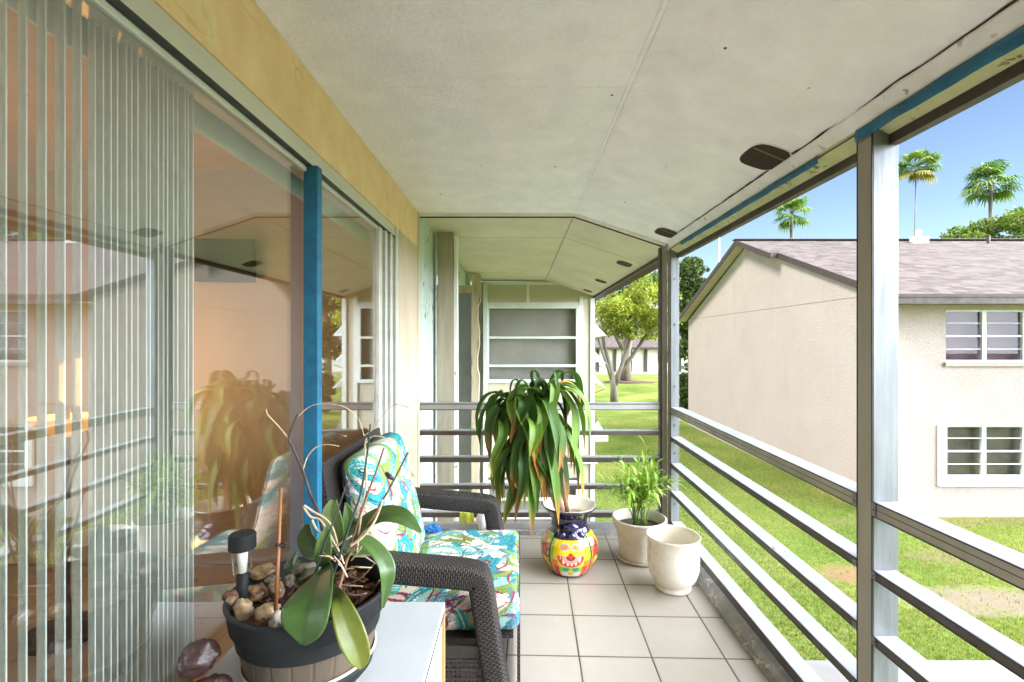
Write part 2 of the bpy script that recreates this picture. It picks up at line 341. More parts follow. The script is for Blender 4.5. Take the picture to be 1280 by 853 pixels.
# ------------------------------------------------------------------ mesh builder
class MB:
    def __init__(s): s.v = []; s.f = []; s.uv = {}; s.c = {}
    def add(s, vs, fs, cols=None, uvs=None):
        o = len(s.v); s.v += [tuple(p) for p in vs]; s.f += [tuple(o+i for i in f) for f in fs]
        if cols is not None:
            for i, c in enumerate(cols): s.c[o+i] = c
        if uvs is not None:
            for i, c in enumerate(uvs): s.uv[o+i] = c
        return s
    def box(s, x0, x1, y0, y1, z0, z1):
        return s.hexa([(x0,y0,z0),(x1,y0,z0),(x1,y1,z0),(x0,y1,z0),(x0,y0,z1),(x1,y0,z1),(x1,y1,z1),(x0,y1,z1)])
    def hexa(s, p):
        return s.add(p, [(0,3,2,1),(4,5,6,7),(0,1,5,4),(1,2,6,5),(2,3,7,6),(3,0,4,7)])
    def beam(s, a, b, w, h):     # a,b = Vector ends on the inner top edge; w along +X, h downwards
        a = Vector(a); b = Vector(b); W = Vector((w,0,0)); H = Vector((0,0,-h))
        return s.hexa([a+H, a+H+W, b+H+W, b+H, a, a+W, b+W, b])
    def extrude(s, poly, vec):
        n = len(poly); p = [Vector(q) for q in poly]; vec = Vector(vec)
        vs = p+[q+vec for q in p]
        fs = [tuple(range(n-1,-1,-1)), tuple(range(n,2*n))]+[(i,(i+1)%n,n+(i+1)%n,n+i) for i in range(n)]
        return s.add(vs, fs)
    def tube(s, pts, r, n=8, cap=True, col=None):
        pts = [Vector(p) for p in pts]; L = len(pts)
        rr = r if isinstance(r, (list, tuple)) else [r]*L
        vs = []; up = Vector((0.1,.2,1)).normalized(); prev = None
        for i, p in enumerate(pts):
            t = (pts[min(i+1,L-1)]-pts[max(i-1,0)]).normalized()
            if prev is None:
                a = t.cross(up if abs(t.dot(up)) < .95 else Vector((1,0,0))).normalized()
            else: a = (prev-t*prev.dot(t)).normalized()
            prev = a; b = t.cross(a)
            for k in range(n):
                th = 2*math.pi*k/n; vs.append(p+(a*math.cos(th)+b*math.sin(th))*rr[i])
        fs = [(i*n+k, i*n+(k+1)%n, (i+1)*n+(k+1)%n, (i+1)*n+k) for i in range(L-1) for k in range(n)]
        if cap: fs += [tuple(range(n-1,-1,-1)), tuple((L-1)*n+k for k in range(n))]
        return s.add(vs, fs, [col]*len(vs) if col else None)
    def lathe(s, cx, cy, prof, n=48, rf=None, cf=None, cap0=True, cap1=False):
        vs = []; cols = [] if cf else None
        for j, (r, z) in enumerate(prof):
            for k in range(n):
                th = 2*math.pi*k/n; q = r*(rf(th, z) if rf else 1)
                vs.append((cx+q*math.cos(th), cy+q*math.sin(th), z))
                if cf: cols.append(cf(th, z, j))
        L = len(prof)
        fs = [(i*n+k, i*n+(k+1)%n, (i+1)*n+(k+1)%n, (i+1)*n+k) for i in range(L-1) for k in range(n)]
        if cap0: fs.append(tuple(range(n-1,-1,-1)))
        if cap1: fs.append(tuple((L-1)*n+k for k in range(n)))
        return s.add(vs, fs, cols)
    def grid(s, nu, nv, fn, cf=None, uvf=None, closed=False):
        vs = []; cols = [] if cf else None; uvs = [] if uvf else None
        for j in range(nv+1):
            for i in range(nu+1):
                u, v = i/nu, j/nv
                vs.append(fn(u, v))
                if cf: cols.append(cf(u, v))
                if uvf: uvs.append(uvf(u, v))
        w = nu+1
        return s.add(vs, [(j*w+i, j*w+i+1, (j+1)*w+i+1, (j+1)*w+i) for j in range(nv) for i in range(nu)], cols, uvs)
    def blob(s, c, rad, seed=0, amp=.25, freq=1.6, n=14, rot=0):
        vs = []; c = Vector(c); RT = Matrix.Rotation(rot, 3, 'Z')
        for j in range(n+1):
            ph = math.pi*j/n
            for k in range(2*n):
                th = math.pi*k/n
                d = Vector((math.sin(ph)*math.cos(th), math.sin(ph)*math.sin(th), math.cos(ph)))
                f = 1+amp*mnoise.noise(d*freq+Vector((seed*7.3, seed*3.1, 0)))+amp*.4*mnoise.noise(d*freq*3+Vector((seed, 0, 5)))
                vs.append(c+RT@Vector((d.x*rad[0]*f, d.y*rad[1]*f, d.z*rad[2]*f)))
        w = 2*n
        return s.add(vs, [(j*w+k, (j+1)*w+k, (j+1)*w+(k+1)%w, j*w+(k+1)%w) for j in range(n) for k in range(w)])
    def build(s, name, m, parent=None, smooth=False, bevel=0, seg=2, solid=0, merge=False, auto=None):
        me = bpy.data.meshes.new(name)
        v = np.array([tuple(p) for p in s.v], dtype=float)
        o = bpy.data.objects.new(name, me); COL.objects.link(o)
        if parent is None:
            base = np.array([(v[:,0].min()+v[:,0].max())/2, (v[:,1].min()+v[:,1].max())/2, v[:,2].min()])
            if name in ('lawn', 'grass'): base[:2] = 0
            o.location = base; off = base
        else:
            r = parent; off = np.zeros(3)
            while r is not None: off += np.array(r.location); r = r.parent
            o.parent = parent
        me.from_pydata((v-off).tolist(), [], s.f)
        if s.c:
            ca = me.color_attributes.new('Col', 'FLOAT_COLOR', 'POINT')
            arr = np.ones((len(s.v), 4)); 
            for i, c in s.c.items(): arr[i,:3] = c[:3]
            ca.data.foreach_set('color', arr.ravel())
        if s.uv:
            ul = me.uv_layers.new(name='UVMap')
            li = np.empty(len(me.loops), dtype=int); me.loops.foreach_get('vertex_index', li)
            ua = np.zeros((len(s.v), 2))
            for i, c in s.uv.items(): ua[i] = c
            ul.data.foreach_set('uv', ua[li].ravel())
        me.materials.append(m)
        if smooth: me.polygons.foreach_set('use_smooth', [True]*len(me.polygons))
        me.update()
        if bevel:
            b = o.modifiers.new('bevel', 'BEVEL'); b.width = bevel; b.segments = seg; b.limit_method = 'ANGLE'; b.angle_limit = R(40)
        if solid:
            b = o.modifiers.new('solid', 'SOLIDIFY'); b.thickness = solid; b.offset = 0
        return o

def tag(o, label=None, cat=None, group=None, kind=None):
    if label: o['label'] = label
    if cat: o['category'] = cat
    if group: o['group'] = group
    if kind: o['kind'] = kind
    return o
def thing(name, loc, label, cat, group=None):
    e = bpy.data.objects.new(name, None); e.empty_display_size = .1; COL.objects.link(e)
    e.location = Vector(loc); return tag(e, label, cat, group)
def bx(*a): return MB().box(*a)
def vadd(a, b): return tuple(x+y for x, y in zip(a, b))

# ------------------------------------------------------------------ camera
cam = bpy.data.cameras.new('camera'); co = bpy.data.objects.new('camera', cam); COL.objects.link(co)
co.location = (0, 0, EYE); co.rotation_euler = (R(90), 0, 0)
cam.sensor_width = 36; cam.lens = 36*605/1280
cam.shift_x = -8/1280; cam.shift_y = 1.5/1280
cam.clip_start = .02; cam.clip_end = 1500
scene.camera = co

# ------------------------------------------------------------------ light
SUN_EL, SUN_AZ = R(50), R(256)     # azimuth clockwise from +Y: behind the camera, a little to the left
w = bpy.data.worlds.new('World'); scene.world = w; w.use_nodes = True
n = w.node_tree; n.nodes.clear()
wo = new(n, 'ShaderNodeOutputWorld'); bg = new(n, 'ShaderNodeBackground')
sky = new(n, 'ShaderNodeTexSky', sky_type='NISHITA'); sky.sun_disc = False
sky.sun_elevation = SUN_EL; sky.sun_rotation = SUN_AZ; sky.air_density = 1.0; sky.dust_density = .6; sky.ozone_density = 1.6
sky.altitude = 0
tc = new(n, 'ShaderNodeTexCoord')
# bright cloud added out of view to light the balcony; clear blue ahead
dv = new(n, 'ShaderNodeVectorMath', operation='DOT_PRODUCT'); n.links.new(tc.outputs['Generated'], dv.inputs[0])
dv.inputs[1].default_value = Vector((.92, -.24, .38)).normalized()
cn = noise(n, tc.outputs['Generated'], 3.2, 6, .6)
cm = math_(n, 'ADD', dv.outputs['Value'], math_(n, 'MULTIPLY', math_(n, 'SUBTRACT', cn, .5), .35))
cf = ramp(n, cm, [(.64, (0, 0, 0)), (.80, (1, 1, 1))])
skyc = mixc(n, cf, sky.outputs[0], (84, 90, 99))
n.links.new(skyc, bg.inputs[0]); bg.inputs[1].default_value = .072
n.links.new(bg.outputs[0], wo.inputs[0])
sl = bpy.data.lights.new('sun', 'SUN'); sl.energy = 2.1; sl.angle = R(18); sl.color = (1, .96, .89)
so = bpy.data.objects.new('sun', sl); COL.objects.link(so)
sd = Vector((math.sin(SUN_AZ)*math.cos(SUN_EL), math.cos(SUN_AZ)*math.cos(SUN_EL), math.sin(SUN_EL)))
so.rotation_euler = sd.to_track_quat('Z', 'Y').to_euler(); so.location = sd*60

vs = scene.view_settings; vs.view_transform = 'Standard'; vs.look = 'None'; vs.gamma = 1; vs.use_curve_mapping = False
vs.exposure = 1.62
scene.cycles.max_bounces = 10; scene.cycles.diffuse_bounces = 6; scene.cycles.transparent_max_bounces = 24
scene.cycles.sample_clamp_indirect = 8; scene.cycles.use_denoising = True
scene.cycles.caustics_reflective = False; scene.cycles.caustics_refractive = False

# ------------------------------------------------------------------ ground
g = MB(); g.grid(24, 24, lambda u, v: (-200+500*u, -150+550*v, G)); tag(g.build('lawn', M['lawn']), kind='structure')
o = bx(3.6, 30, 4.95, 6.2, G-.05, G+.05).build('path', M['sidewalk'], bevel=.01); tag(o, kind='structure')
# short grass blades where the lawn is near enough to read
gb = MB(); rs = np.random.RandomState(3)
for i in range(90000):
    Y = 5.0+21*rs.rand()**1.5; X = 1.6+(Y*1.06-1.6+1)*rs.rand()
    if X > 8.4 and Y > 11.3: continue
    if X > 3.55 and 4.9 < Y < 6.25: continue
    if abs((X-7.6)/1.7)**2+abs((Y-7.7)/.5)**2 < 1 and rs.rand() < .85: continue
    if abs((X-5.9)/.6)**2+abs((Y-8.6)/.4)**2 < 1 and rs.rand() < .8: continue
    h = .025+.045*rs.rand(); a = rs.rand()*6.28; wd = .006+.006*rs.rand()
    lx, ly = .03*(rs.rand()-.5), .03*(rs.rand()-.5)
    t = rs.rand(); n1 = mnoise.noise(Vector((X*.5, Y*.5, 0)))
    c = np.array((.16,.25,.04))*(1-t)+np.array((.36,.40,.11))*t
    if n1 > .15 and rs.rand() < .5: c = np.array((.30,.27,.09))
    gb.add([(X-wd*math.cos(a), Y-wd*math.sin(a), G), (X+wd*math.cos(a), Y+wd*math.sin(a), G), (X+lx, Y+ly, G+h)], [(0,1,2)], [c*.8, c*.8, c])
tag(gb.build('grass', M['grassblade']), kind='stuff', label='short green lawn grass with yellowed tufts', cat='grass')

# ------------------------------------------------------------------ our apartment building
XL = -.734            # face of the yellow wall
XR = 1.10             # inner face of the railing
ZC = 2.37             # flat part of the ceiling
XC = .415             # crease
KS = .334             # fall of the sloping ceiling
def zs(x): return ZC-KS*(x-XC)
home = thing('apartment_building', (XL, 1.5, G), 'our own apartment building with yellow painted wall and white balcony ceiling over beige tiled floor', 'building')
YB = 3.58             # back railing
# ceiling of the balcony (flat + sloping slab)
c = MB(); Y0 = -1.6
c.extrude([(XL-.02,Y0,ZC),(XC,Y0,ZC),(1.09,Y0,zs(1.09)),(1.09,Y0,zs(1.09)+.12),(XC,Y0,ZC+.12),(XL-.02,Y0,ZC+.12)], (0, YB-Y0, 0))
c.build('ceiling', M['ceiling'], home)
c = MB()
c.extrude([(-.80,YB+.004,ZC),(XC,YB+.004,ZC),(1.16,YB+.004,zs(1.16)),(1.16,YB+.004,zs(1.16)+.12),(XC,YB+.004,ZC+.12),(-.80,YB+.004,ZC+.12)], (0, 4.0, 0))
tag(c.build('ceiling', M['soffit'], home), label='duller tan ceiling beyond the back rails')
# roof over it
c = MB()
c.extrude([(-6,Y0-.3,ZC+.125+1.6),(-6,Y0-.3,ZC+.3+1.6),(.2,Y0-.3,ZC+.35),(1.35,Y0-.3,2.16),(1.35,Y0-.3,2.13),(1.19,Y0-.3,2.13),(1.165,Y0-.3,zs(1.165)+.125),(XC,Y0-.3,ZC+.125)], (0, 11, 0))
c.build('roof', M['shingle'], home)
# seams, crease batten
s = MB()
s.box(XL+.25, XC-.02, 1.80, 1.812, ZC-.0022, ZC+.001)
s.box(XC-.014, XC+.002, Y0, YB, ZC-.004, ZC+.001)
s.hexa([(XC+.004,Y0,zs(XC+.004)-.004),(XC+.020,Y0,zs(XC+.02)-.004),(XC+.020,YB,zs(XC+.02)-.004),(XC+.004,YB,zs(XC+.004)-.004),
        (XC+.004,Y0,zs(XC+.004)+.001),(XC+.020,Y0,zs(XC+.02)+.001),(XC+.020,YB,zs(XC+.02)+.001),(XC+.004,YB,zs(XC+.004)+.001)])
s.build('seam_batten', M['ceiling'], home, bevel=.0012)
s = MB()
s.box(-.70, XC, 4.385, 4.392, ZC-.0015, ZC+.001)
s.hexa([(XC,4.385,ZC-.0015),(1.12,4.385,zs(1.12)-.0015),(1.12,4.392,zs(1.12)-.0015),(XC,4.392,ZC-.0015),(XC,4.385,ZC),(1.12,4.385,zs(1.12)),(1.12,4.392,zs(1.12)),(XC,4.392,ZC)])
s.box(XC-.006, XC+.006, YB+.01, 7.4, ZC-.003, ZC)
s.build('seam_batten', mat('seam_brown', (.34,.30,.22)), home)  # seam strips in a darker brown than the far ceiling
rn = random.Random(3)
for (x, y) in ((-.45,1.30),(.02,1.30),(.36,1.86),(.30,1.12),(-.2,2.6),(.2,2.62),(.62,1.45),(.72,2.35),(.66,3.0),(-.5,3.1),(.9,1.5)):
    z = ZC if x < XC else zs(x)
    MB().lathe(x, y, [(.001,z-.0022),(.0042,z-.0018),(.005,z)], 10).build('nail_head', M['crack'] if rn.random() < .5 else M['soffit'], home, smooth=True)
# white edge trim where the near ceiling ends, and the dark joint under it
s = MB()
s.extrude([(XL,YB-.016,ZC-.001),(XC,YB-.016,ZC-.001),(1.08,YB-.016,zs(1.08)-.001),(1.08,YB-.016,zs(1.08)-.02),(XC,YB-.016,ZC-.02),(XL,YB-.016,ZC-.02)], (0,.016,0))
s.build('edge_trim', M['trim_white'], home)
s = MB()
s.extrude([(XL,YB+.001,ZC-.001),(XC,YB+.001,ZC-.001),(1.08,YB+.001,zs(1.08)-.001),(1.08,YB+.001,zs(1.08)-.028),(XC,YB+.001,ZC-.028),(XL,YB+.001,ZC-.028)], (0,.012,0))
s.build('edge_trim', M['crack'], home)
# oval soffit vents: no hole cut, recess shade put into the dark brown plate
for i, (vx, vy, L, Wd) in enumerate(((1.0,1.97,.21,.155),(1.01,3.31,.19,.14),(1.01,4.62,.20,.14),(1.01,5.93,.20,.14),(1.01,7.05,.16,.13))):
    pts = []
    for k in range(40):
        t = 2*math.pi*k/40; e = .55
        x = vx+Wd/2*math.copysign(abs(math.cos(t))**e, math.cos(t)); y = vy+L/2*math.copysign(abs(math.sin(t))**.75, math.sin(t))
        pts.append((x, y, zs(x)-.0035))
    v = MB().extrude(pts, (0,0,.0035)); vo = v.build('soffit_vent', M['vent'], home)
    rim = MB().tube([Vector(p)+Vector((0,0,.001)) for p in pts]+[pts[0]], .0022, 6, False).build('vent_rim', M['ceiling'] if i < 2 else M['soffit'], vo, smooth=True)
    yb = vy-L*.22; MB().hexa([(vx-Wd*.42,yb-.006,zs(vx-Wd*.42)-.006),(vx+Wd*.42,yb+.01,zs(vx+Wd*.42)-.006),(vx+Wd*.42,yb+.018,zs(vx+Wd*.42)-.006),(vx-Wd*.42,yb+.002,zs(vx-Wd*.42)-.006),
        (vx-Wd*.42,yb-.006,zs(vx-Wd*.42)-.004),(vx+Wd*.42,yb+.01,zs(vx+Wd*.42)-.004),(vx+Wd*.42,yb+.018,zs(vx+Wd*.42)-.004),(vx-Wd*.42,yb+.002,zs(vx-Wd*.42)-.004)]).build('vent_batten', mat('vent_lath', (.20,.12,.06)), vo)
# peeling joint at the outer edge of the ceiling: white trim strip + ragged dark crack
s = MB()
N = 60; rr = random.Random(4)
def ragged(Ya, Yb, x, wd, seed, step=.03, drop=.003):
    pts = []; k = int((Yb-Ya)/step)
    for i in range(k+1):
        y = Ya+(Yb-Ya)*i/k; nn = mnoise.noise(Vector((y*7, seed, 0)))
        w_ = wd*(.35+.9*abs(mnoise.noise(Vector((y*11, seed+5, 1))))); e = min(1, i/3, (k-i)/3)
        w_ = w_*e+.0006; xx = x+.008*nn
        pts.append(((xx-w_, y, zs(xx-w_)-drop), (xx+w_, y, zs(xx+w_)-drop)))
    return pts
for (Ya, Yb, x, wd, sd_) in ((-1.5,1.52,1.064,.0045,1),(1.62,1.95,1.064,.009,2),(2.0,2.55,1.064,.007,3),(2.5,3.35,1.064,.005,9)):
    p = ragged(Ya, Yb, x, wd, sd_); s = MB()
    for i in range(len(p)-1):
        s.add([p[i][0], p[i][1], p[i+1][1], p[i+1][0]], [(0,1,2,3)])
    s.build('paint_crack', M['crack'], home)
# left wall with the door opening (Y -1.5 .. 2.94, up to 2.11)
s = MB()
s.box(XL-.12, XL, Y0, YB-.06, 2.112, ZC+.1)
s.build('wall', M['yellow'], home, bevel=.004)
s = MB(); s.box(XL-.12, XL, 2.945, YB-.062, .0, 2.112)
tag(s.build('wall', M['jamb_cream'], home), label='cream peeling strip of wall beside the glass door')
s = MB(); s.box(XL-.12, XL+.006, YB-.06, YB-.002, 0, ZC+.05); s.build('corner_trim', M['jamb_cream'], home, bevel=.004)
s = MB(); s.box(XL-.12, XL, Y0, YB, G, -.02); s.box(-1.7, XL-.12, 3.4, 3.6, G, 2.3); s.build('wall', M['stucco'], home)
s = MB(); s.box(-5, XR+.10, Y0-.12, Y0, G, 2.33); s.build('wall', M['yellow'], home)    # wall behind the camera
# slab and tiled floor
bx(XL-.0, XR+.10, Y0, YB+.12, -.16, -.012).build('floor_slab', M['stucco'], home)
f = MB().box(XL+.001, 1.05, Y0, YB-.02, -.010, 0); f.build('tiled_floor', M['tiles'], home)
# raised outer curb
s = MB().extrude([(1.052,Y0,-.01),(1.052,Y0,.012),(1.072,Y0,.018),(1.084,Y0,.05),(1.20,Y0,.055),(1.20,Y0,-.01)], (0, YB-Y0+.1, 0))
s.build('curb', M['curb'], home, bevel=.003)
s = MB().box(XL, 1.05, YB-.02, YB+.11, -.012, .035); s.build('curb', M['curb'], home, bevel=.004)

p = []
for i in range(120):
    y = -1.4+4.9*i/119; wv_ = .0012+.004*abs(mnoise.noise(Vector((y*13, 2, 2))))*(mnoise.noise(Vector((y*4, 7, 1))) > -.1)
    p.append(((XL+.0015, y, ZC-.001), (XL+.0015, y, ZC-.002-wv_)))
m_ = MB(); m_.grid(119, 1, lambda u, v: p[round(u*119)][round(v)]); m_.build('paint_crack', M['trim_white'], home)
# --- sliding glass door
dg = bx(XL-.11, XL-.002, Y0+.05, 2.93, 2.05, 2.110)
dg.box(XL-.11, XL-.002, Y0+.05, 2.93, -.008, .035)
door = dg.build('sliding_door', M['door_alu'], home, bevel=.003)
s = MB(); s.box(XL-.020, XL+.001, Y0+.05, 2.93, 2.045, 2.0495); s.box(XL-.026, XL+.0, Y0+.05, 2.93, .036, .042)
s.build('track_gap', M['panel_dark'], door)
XG = -.766
s = MB(); s.box(XG-.012, XG+.012, -.6, 2.72, 2.028, 2.0445); s.box(XG-.012, XG+.012, -.6, 2.72, .045, .10)
s.box(XG-.012, XG+.012, -.6, -.55, .1, 2.028)
s.build('panel_frame', M['white_frame'], door, bevel=.002)
for (a, b) in ((-.55, 1.72), (1.765, 2.60)):
    bx(XG-.003, XG+.003, a, b, .10, 2.028).build('glass_pane', M['glass'], door)
st = bx(XG, XL+.020, 1.722, 1.762, .045, 2.05).build('blue_taped_stile', M['tape'], door, bevel=.003)
tag(st, label='door stile wrapped in blue masking tape')
s = MB().box(XG-.012, XL+.002, 1.765, 1.775, .05, 2.04); s.build('stile_edge', M['white_plastic'], door)
s = MB(); s.box(XG-.012, XG+.02, 2.60, 2.655, .045, 2.045); s.box(XG+.0, XG+.026, 2.70, 2.74, .04, 2.05); s.box(XG+.0, XL+.0, 2.785, 2.83, .04, 2.05); s.box(XG+.0, XL+.006, 2.88, 2.938, .02, 2.11)
s.build('door_jamb', M['door_alu'], door, bevel=.002)
s = MB(); s.box(XG-.02, XG+.004, 2.655, 2.938, .04, 2.05); s.build('jamb_gap', M['panel_dark'], door)
# --- room behind the glass
s = MB()
s.box(-5.2, -5.1, -2.5, 3.2, 0, 2.75); s.box(-5.1, -.87, 3.1, 3.2, 0, 2.75); s.box(-5.1, -.87, -2.5, -2.4, 0, 2.75)
s.build('room_wall', M['int_wall'], home)
s = MB(); s.box(-5.2, -.87, -2.5, 3.2, 2.52, 2.6); s.build('room_ceiling', M['int_ceil'], home)
s = MB(); s.box(-5.2, -.82, -2.5, 3.2, -.1, -.004); s.build('room_floor', M['int_tiles'], home)
s = MB(); s.box(-1.02, -.912, -1.5, 2.93, 2.1, 2.52); s.box(-.96, -.86, 2.93, 3.1, 0, 2.52); s.build('room_wall', M['int_wall'], home)
# --- passage beyond the back rails
s = MB(); s.box(XL-.14, XL, YB+.02, 4.35, G, ZC); s.build('wall', M['mint'], home); 
tag(home.children[-1], label='pale mint wall strip spotted with mildew')
s = MB(); s.box(-2.4, -.655, 6.9, 7.0, G, 2.18); s.build('panel', M['bluegrey'], home)
s = MB(); s.box(-2.4, -.70, 4.35, 6.9, ZC-.002, ZC+.02); s.box(-.80, -.72, 4.352, 7.3, 2.19, ZC-.004); s.build('side_beam', M['mint'], home)
s = MB(); s.box(-2.6, -2.4, 4.2, 7.6, G, ZC); s.box(-2.4, XL-.14, 4.1, 4.2, G, ZC); s.build('wall', M['stucco'], home)
s = MB(); s.box(-.695, -.560, 4.16, 4.285, G, ZC-.004); s.build('timber_post', M['wood_old'], home, bevel=.004)
s = MB(); s.box(-.556, -.527, 4.17, 4.25, G, ZC-.03); s.build('post_edge_strip', M['trim_white'], home, bevel=.002)
s = MB()
prof = []
for i in range(60):
    z = G+(2.34-G)*i/59
    e = .5+.5*mnoise.noise(Vector((z*3, 1, 2))) if z < 1.95 else 1
    k = .55+.45*e
    a_, b_ = -.640, -.640+.125*k+(.02*mnoise.noise(Vector((z*9,4,4))) if z < 1.95 else 0)
    prof.append((a_, b_, z))
s.grid(3, 59, lambda u, v: [( prof[round(v*59)][0], 6.72, prof[round(v*59)][2]), (prof[round(v*59)][0], 6.6, prof[round(v*59)][2]), (prof[round(v*59)][1], 6.6, prof[round(v*59)][2]), (prof[round(v*59)][1], 6.72, prof[round(v*59)][2])][round(u*3)])
tag(s.build('timber_post', M['wood_pale'], home), label='rotten pale timber post, chewed along its right edge')
bx(-1.3, -.64, 6.62, 6.70, 2.10, 2.20).build('cross_rail', M['wood_pale'], home, bevel=.003)
s = MB(); s.box(-.655, -.63, 6.74, 6.9, G, 2.2); s.box(-.53,-.47,7.3,7.4,G,2.3); s.build('corner_trim', M['white_frame'], home)
# far wing facing us
s = MB()
WY = 7.42
s.box(-.62, 1.16, WY, WY+.12, 2.02, 2.345)
s.box(-.62, -.52, WY, WY+.12, G, 2.02); s.box(.95, 1.16, WY, WY+.12, G, 2.02)
s.box(-.52, .95, WY, WY+.12, -.65, .80); s.box(-.52, .95, WY, WY+.12, G, -1.6)
s.build('far_wing_wall', M['stucco_pale'], home)
s = MB(); s.box(1.06, 1.16, WY+.12, 14, G, 1.9); s.build('far_wing_wall', M['white_frame'], home)
s = MB(); s.box(1.10, 1.165, WY-.03, WY, G, 2.09); s.box(.93, .99, WY-.03, WY, G, 2.12)
s.box(-.52, .93, WY-.02, WY, 2.30, 2.345); s.box(-.52, .93, WY-.02, WY, 1.985, 2.03); s.box(.12, .17, WY-.02, WY, 2.03, 2.30)
s.build('trim_boards', M['white_frame'], home, bevel=.002)
def wing_window(z0, z1, cuts, back):
    f = MB(); x0, x1 = -.50, .93
    f.box(x0, x0+.05, WY-.035, WY+.03, z0, z1); f.box(x1-.05, x1, WY-.035, WY+.03, z0, z1)
    f.box(x0+.05, x1-.05, WY-.035, WY+.03, z1-.05, z1); f.box(x0+.05, x1-.05, WY-.035, WY+.03, z0, z0+.05)
    for cz in cuts: f.box(x0+.05, x1-.05, WY-.04, WY+.02, cz-.018, cz+.018)
    fo = f.build('window', M['white_frame'], home, bevel=.003)
    bx(x0+.05, x1-.05, WY+.035, WY+.041, z0+.05, z1-.05).build('glass_pane', M['glass_win'], fo)
    bx(x0+.02, x1-.02, WY+.09, WY+.10, z0, z1).build('backing', back, fo)
wing_window(.80, 1.985, (1.49, 1.06), M['interior_dim'])
wing_window(-1.55, -.70, (-.98, -1.26), M['interior_dim'])
# ledge under and the open awning panes on its outer side
bx(-.5, 1.2, WY-.10, WY-.03, -.42, -.34).build('sill', M['white_frame'], home, bevel=.004)
for z in (1.72, 1.28, .90):
    p = MB().hexa([(1.172,7.55,z),(1.36,7.55,z-.20),(1.36,8.7,z-.20),(1.172,8.7,z),(1.172,7.55,z+.012),(1.372,7.55,z-.195),(1.372,8.7,z-.195),(1.172,8.7,z+.012)])
    po = p.build('awning_pane', M['white_plastic'], home)
    MB().tube([(1.17,7.56,z-.28),(1.355,7.56,z-.21)], .006, 6).build('stay', M['bronze'], po)
p = MB().hexa([(1.172,7.5,.30),(1.36,7.5,-.02),(1.36,8.6,-.02),(1.172,8.6,.30),(1.172,7.5,.32),(1.372,7.5,-.012),(1.372,8.6,-.012),(1.172,8.6,.32)])
p.build('awning_pane', M['glass_win'], home); bx(1.17, 1.39, 7.5, 8.6, -.12, -.03).build('ac_shelf', M['white_frame'], home, bevel=.01)

# ------------------------------------------------------------------ balcony screen frame: posts and rails
rail = thing('balcony_railing', (XR, 1.5, 0), 'aluminium railing of five horizontal rails with tall posts round the balcony', 'railing')
def post(x0, x1, y0, y1, ztop):
    p = bx(x0+.004, x1, y0, y1, .05, ztop).build('post', M['alu'], rail, bevel=.0015)
    s = bx(x0, x0+.0038, y0+.003, y1-.0, .05, ztop).build('inner_channel', M['post_face'], p)
    s = MB(); s.box(x0-.0012, x0+.002, y0-.0015, y0+.003, .05, ztop); s.box(x0-.0012, x0+.002, y1-.003, y1+.001, .05, ztop); s.build('gasket', M['black'], p)
    return p
p1 = post(XR, 1.182, 1.505, 1.572, 2.087)
p2 = post(XR, 1.162, 3.50, 3.56, 2.10)
post(XR, 1.182, -.56, -.49, 2.09)
s = MB()
for z in (1.88, 1.55, 1.10, .82, .62, .25): MB().tube([(1.132,3.499,z),(1.132,3.494,z)], .006, 10).build('screw', M['screw'], p2)
for (z, h_) in ((.925,.046),(.712,.027),(.508,.027),(.315,.027)):
    for (ya, yb) in ((1.573,1.590),(1.487,1.504)):
        k = bx(XR-.0032, XR-.0012, ya, yb, z-h_+.004, z-.002).build('bracket', M['alu'], rail)
        MB().tube([(XR-.0032,(ya+yb)/2,z-h_/2),(XR-.0052,(ya+yb)/2,z-h_/2)], .0035, 8).build('screw', M['screw'], k)
# corner channel where the back railing meets
s = bx(1.062, 1.10, 3.575, 3.635, 0.03, 2.13).build('corner_channel', M['post_face'], rail, bevel=.001)
MB().box(1.045, 1.060, 3.58, 3.62, .03, 2.12).build('screen_spline', M['bronze'], rail)
def side_rail(Ya, Yb, za, zb, w_, h_, mid=False):
    r = MB().beam((XR+.0035,Ya,za), (XR+.0035,Yb,zb), w_, h_).build('rail', M['rail'], rail, bevel=.0015)
    MB().beam((XR,Ya,za-.003), (XR,Yb,zb-.003), .0032, h_-.003).build('inner_face', M['post_face'] if mid else M['bronze'], r)
    s = MB().beam((XR-.001,Ya,za+.0005), (XR-.001,Yb,zb+.0005), .004, .0035)
    s.beam((XR-.001,Ya,za-h_+.003), (XR-.001,Yb,zb-h_+.003), .004, .0035)
    if mid: s.beam((XR-.0008,Ya,za-h_*.45), (XR-.0008,Yb,zb-h_*.45), .002, .0015)
    s.build('gasket', M['black'], r)
for (zn, zf, w_, h_, mid) in ((.925,.950,.078,.046,True), (.712,.738,.070,.027,False), (.508,.546,.070,.027,False), (.315,.344,.070,.027,False)):
    side_rail(1.572, 3.50, zn+.004, zf, w_, h_, mid)
    side_rail(-.49, 1.505, zn+.002-.0, zn, w_, h_, mid)
    side_rail(-1.58, -.56, zn, zn, w_, h_, mid)
side_rail(1.572, 3.50, .105, .125, .075, .04); side_rail(-.49, 1.505, .10, .10, .075, .04)
# back rails
for i, (z0, z1) in enumerate(((.917,.973),(.730,.770),(.530,.574),(.330,.367),(.122,.165))):
    r = bx(XL+.003, 1.062, 3.583, 3.625, z0, z1).build('rail', M['rail'], rail, bevel=.0015)
    if i: bx(XL+.003, 1.062, 3.578, 3.5825, z0+.002, z1-.008).build('inner_face', M['bronze'], r)
    else:
        s = MB(); s.box(XL+.003, 1.062, 3.580, 3.5825, z0, z0+.006); s.box(XL+.003, 1.062, 3.580, 3.5825, z1-.014, z1-.008); s.build('gasket', M['bronze'], r)
r = bx(XL+.003, 1.062, 3.583, 3.64, .036, .075).build('rail', M['rail'], rail, bevel=.0015)
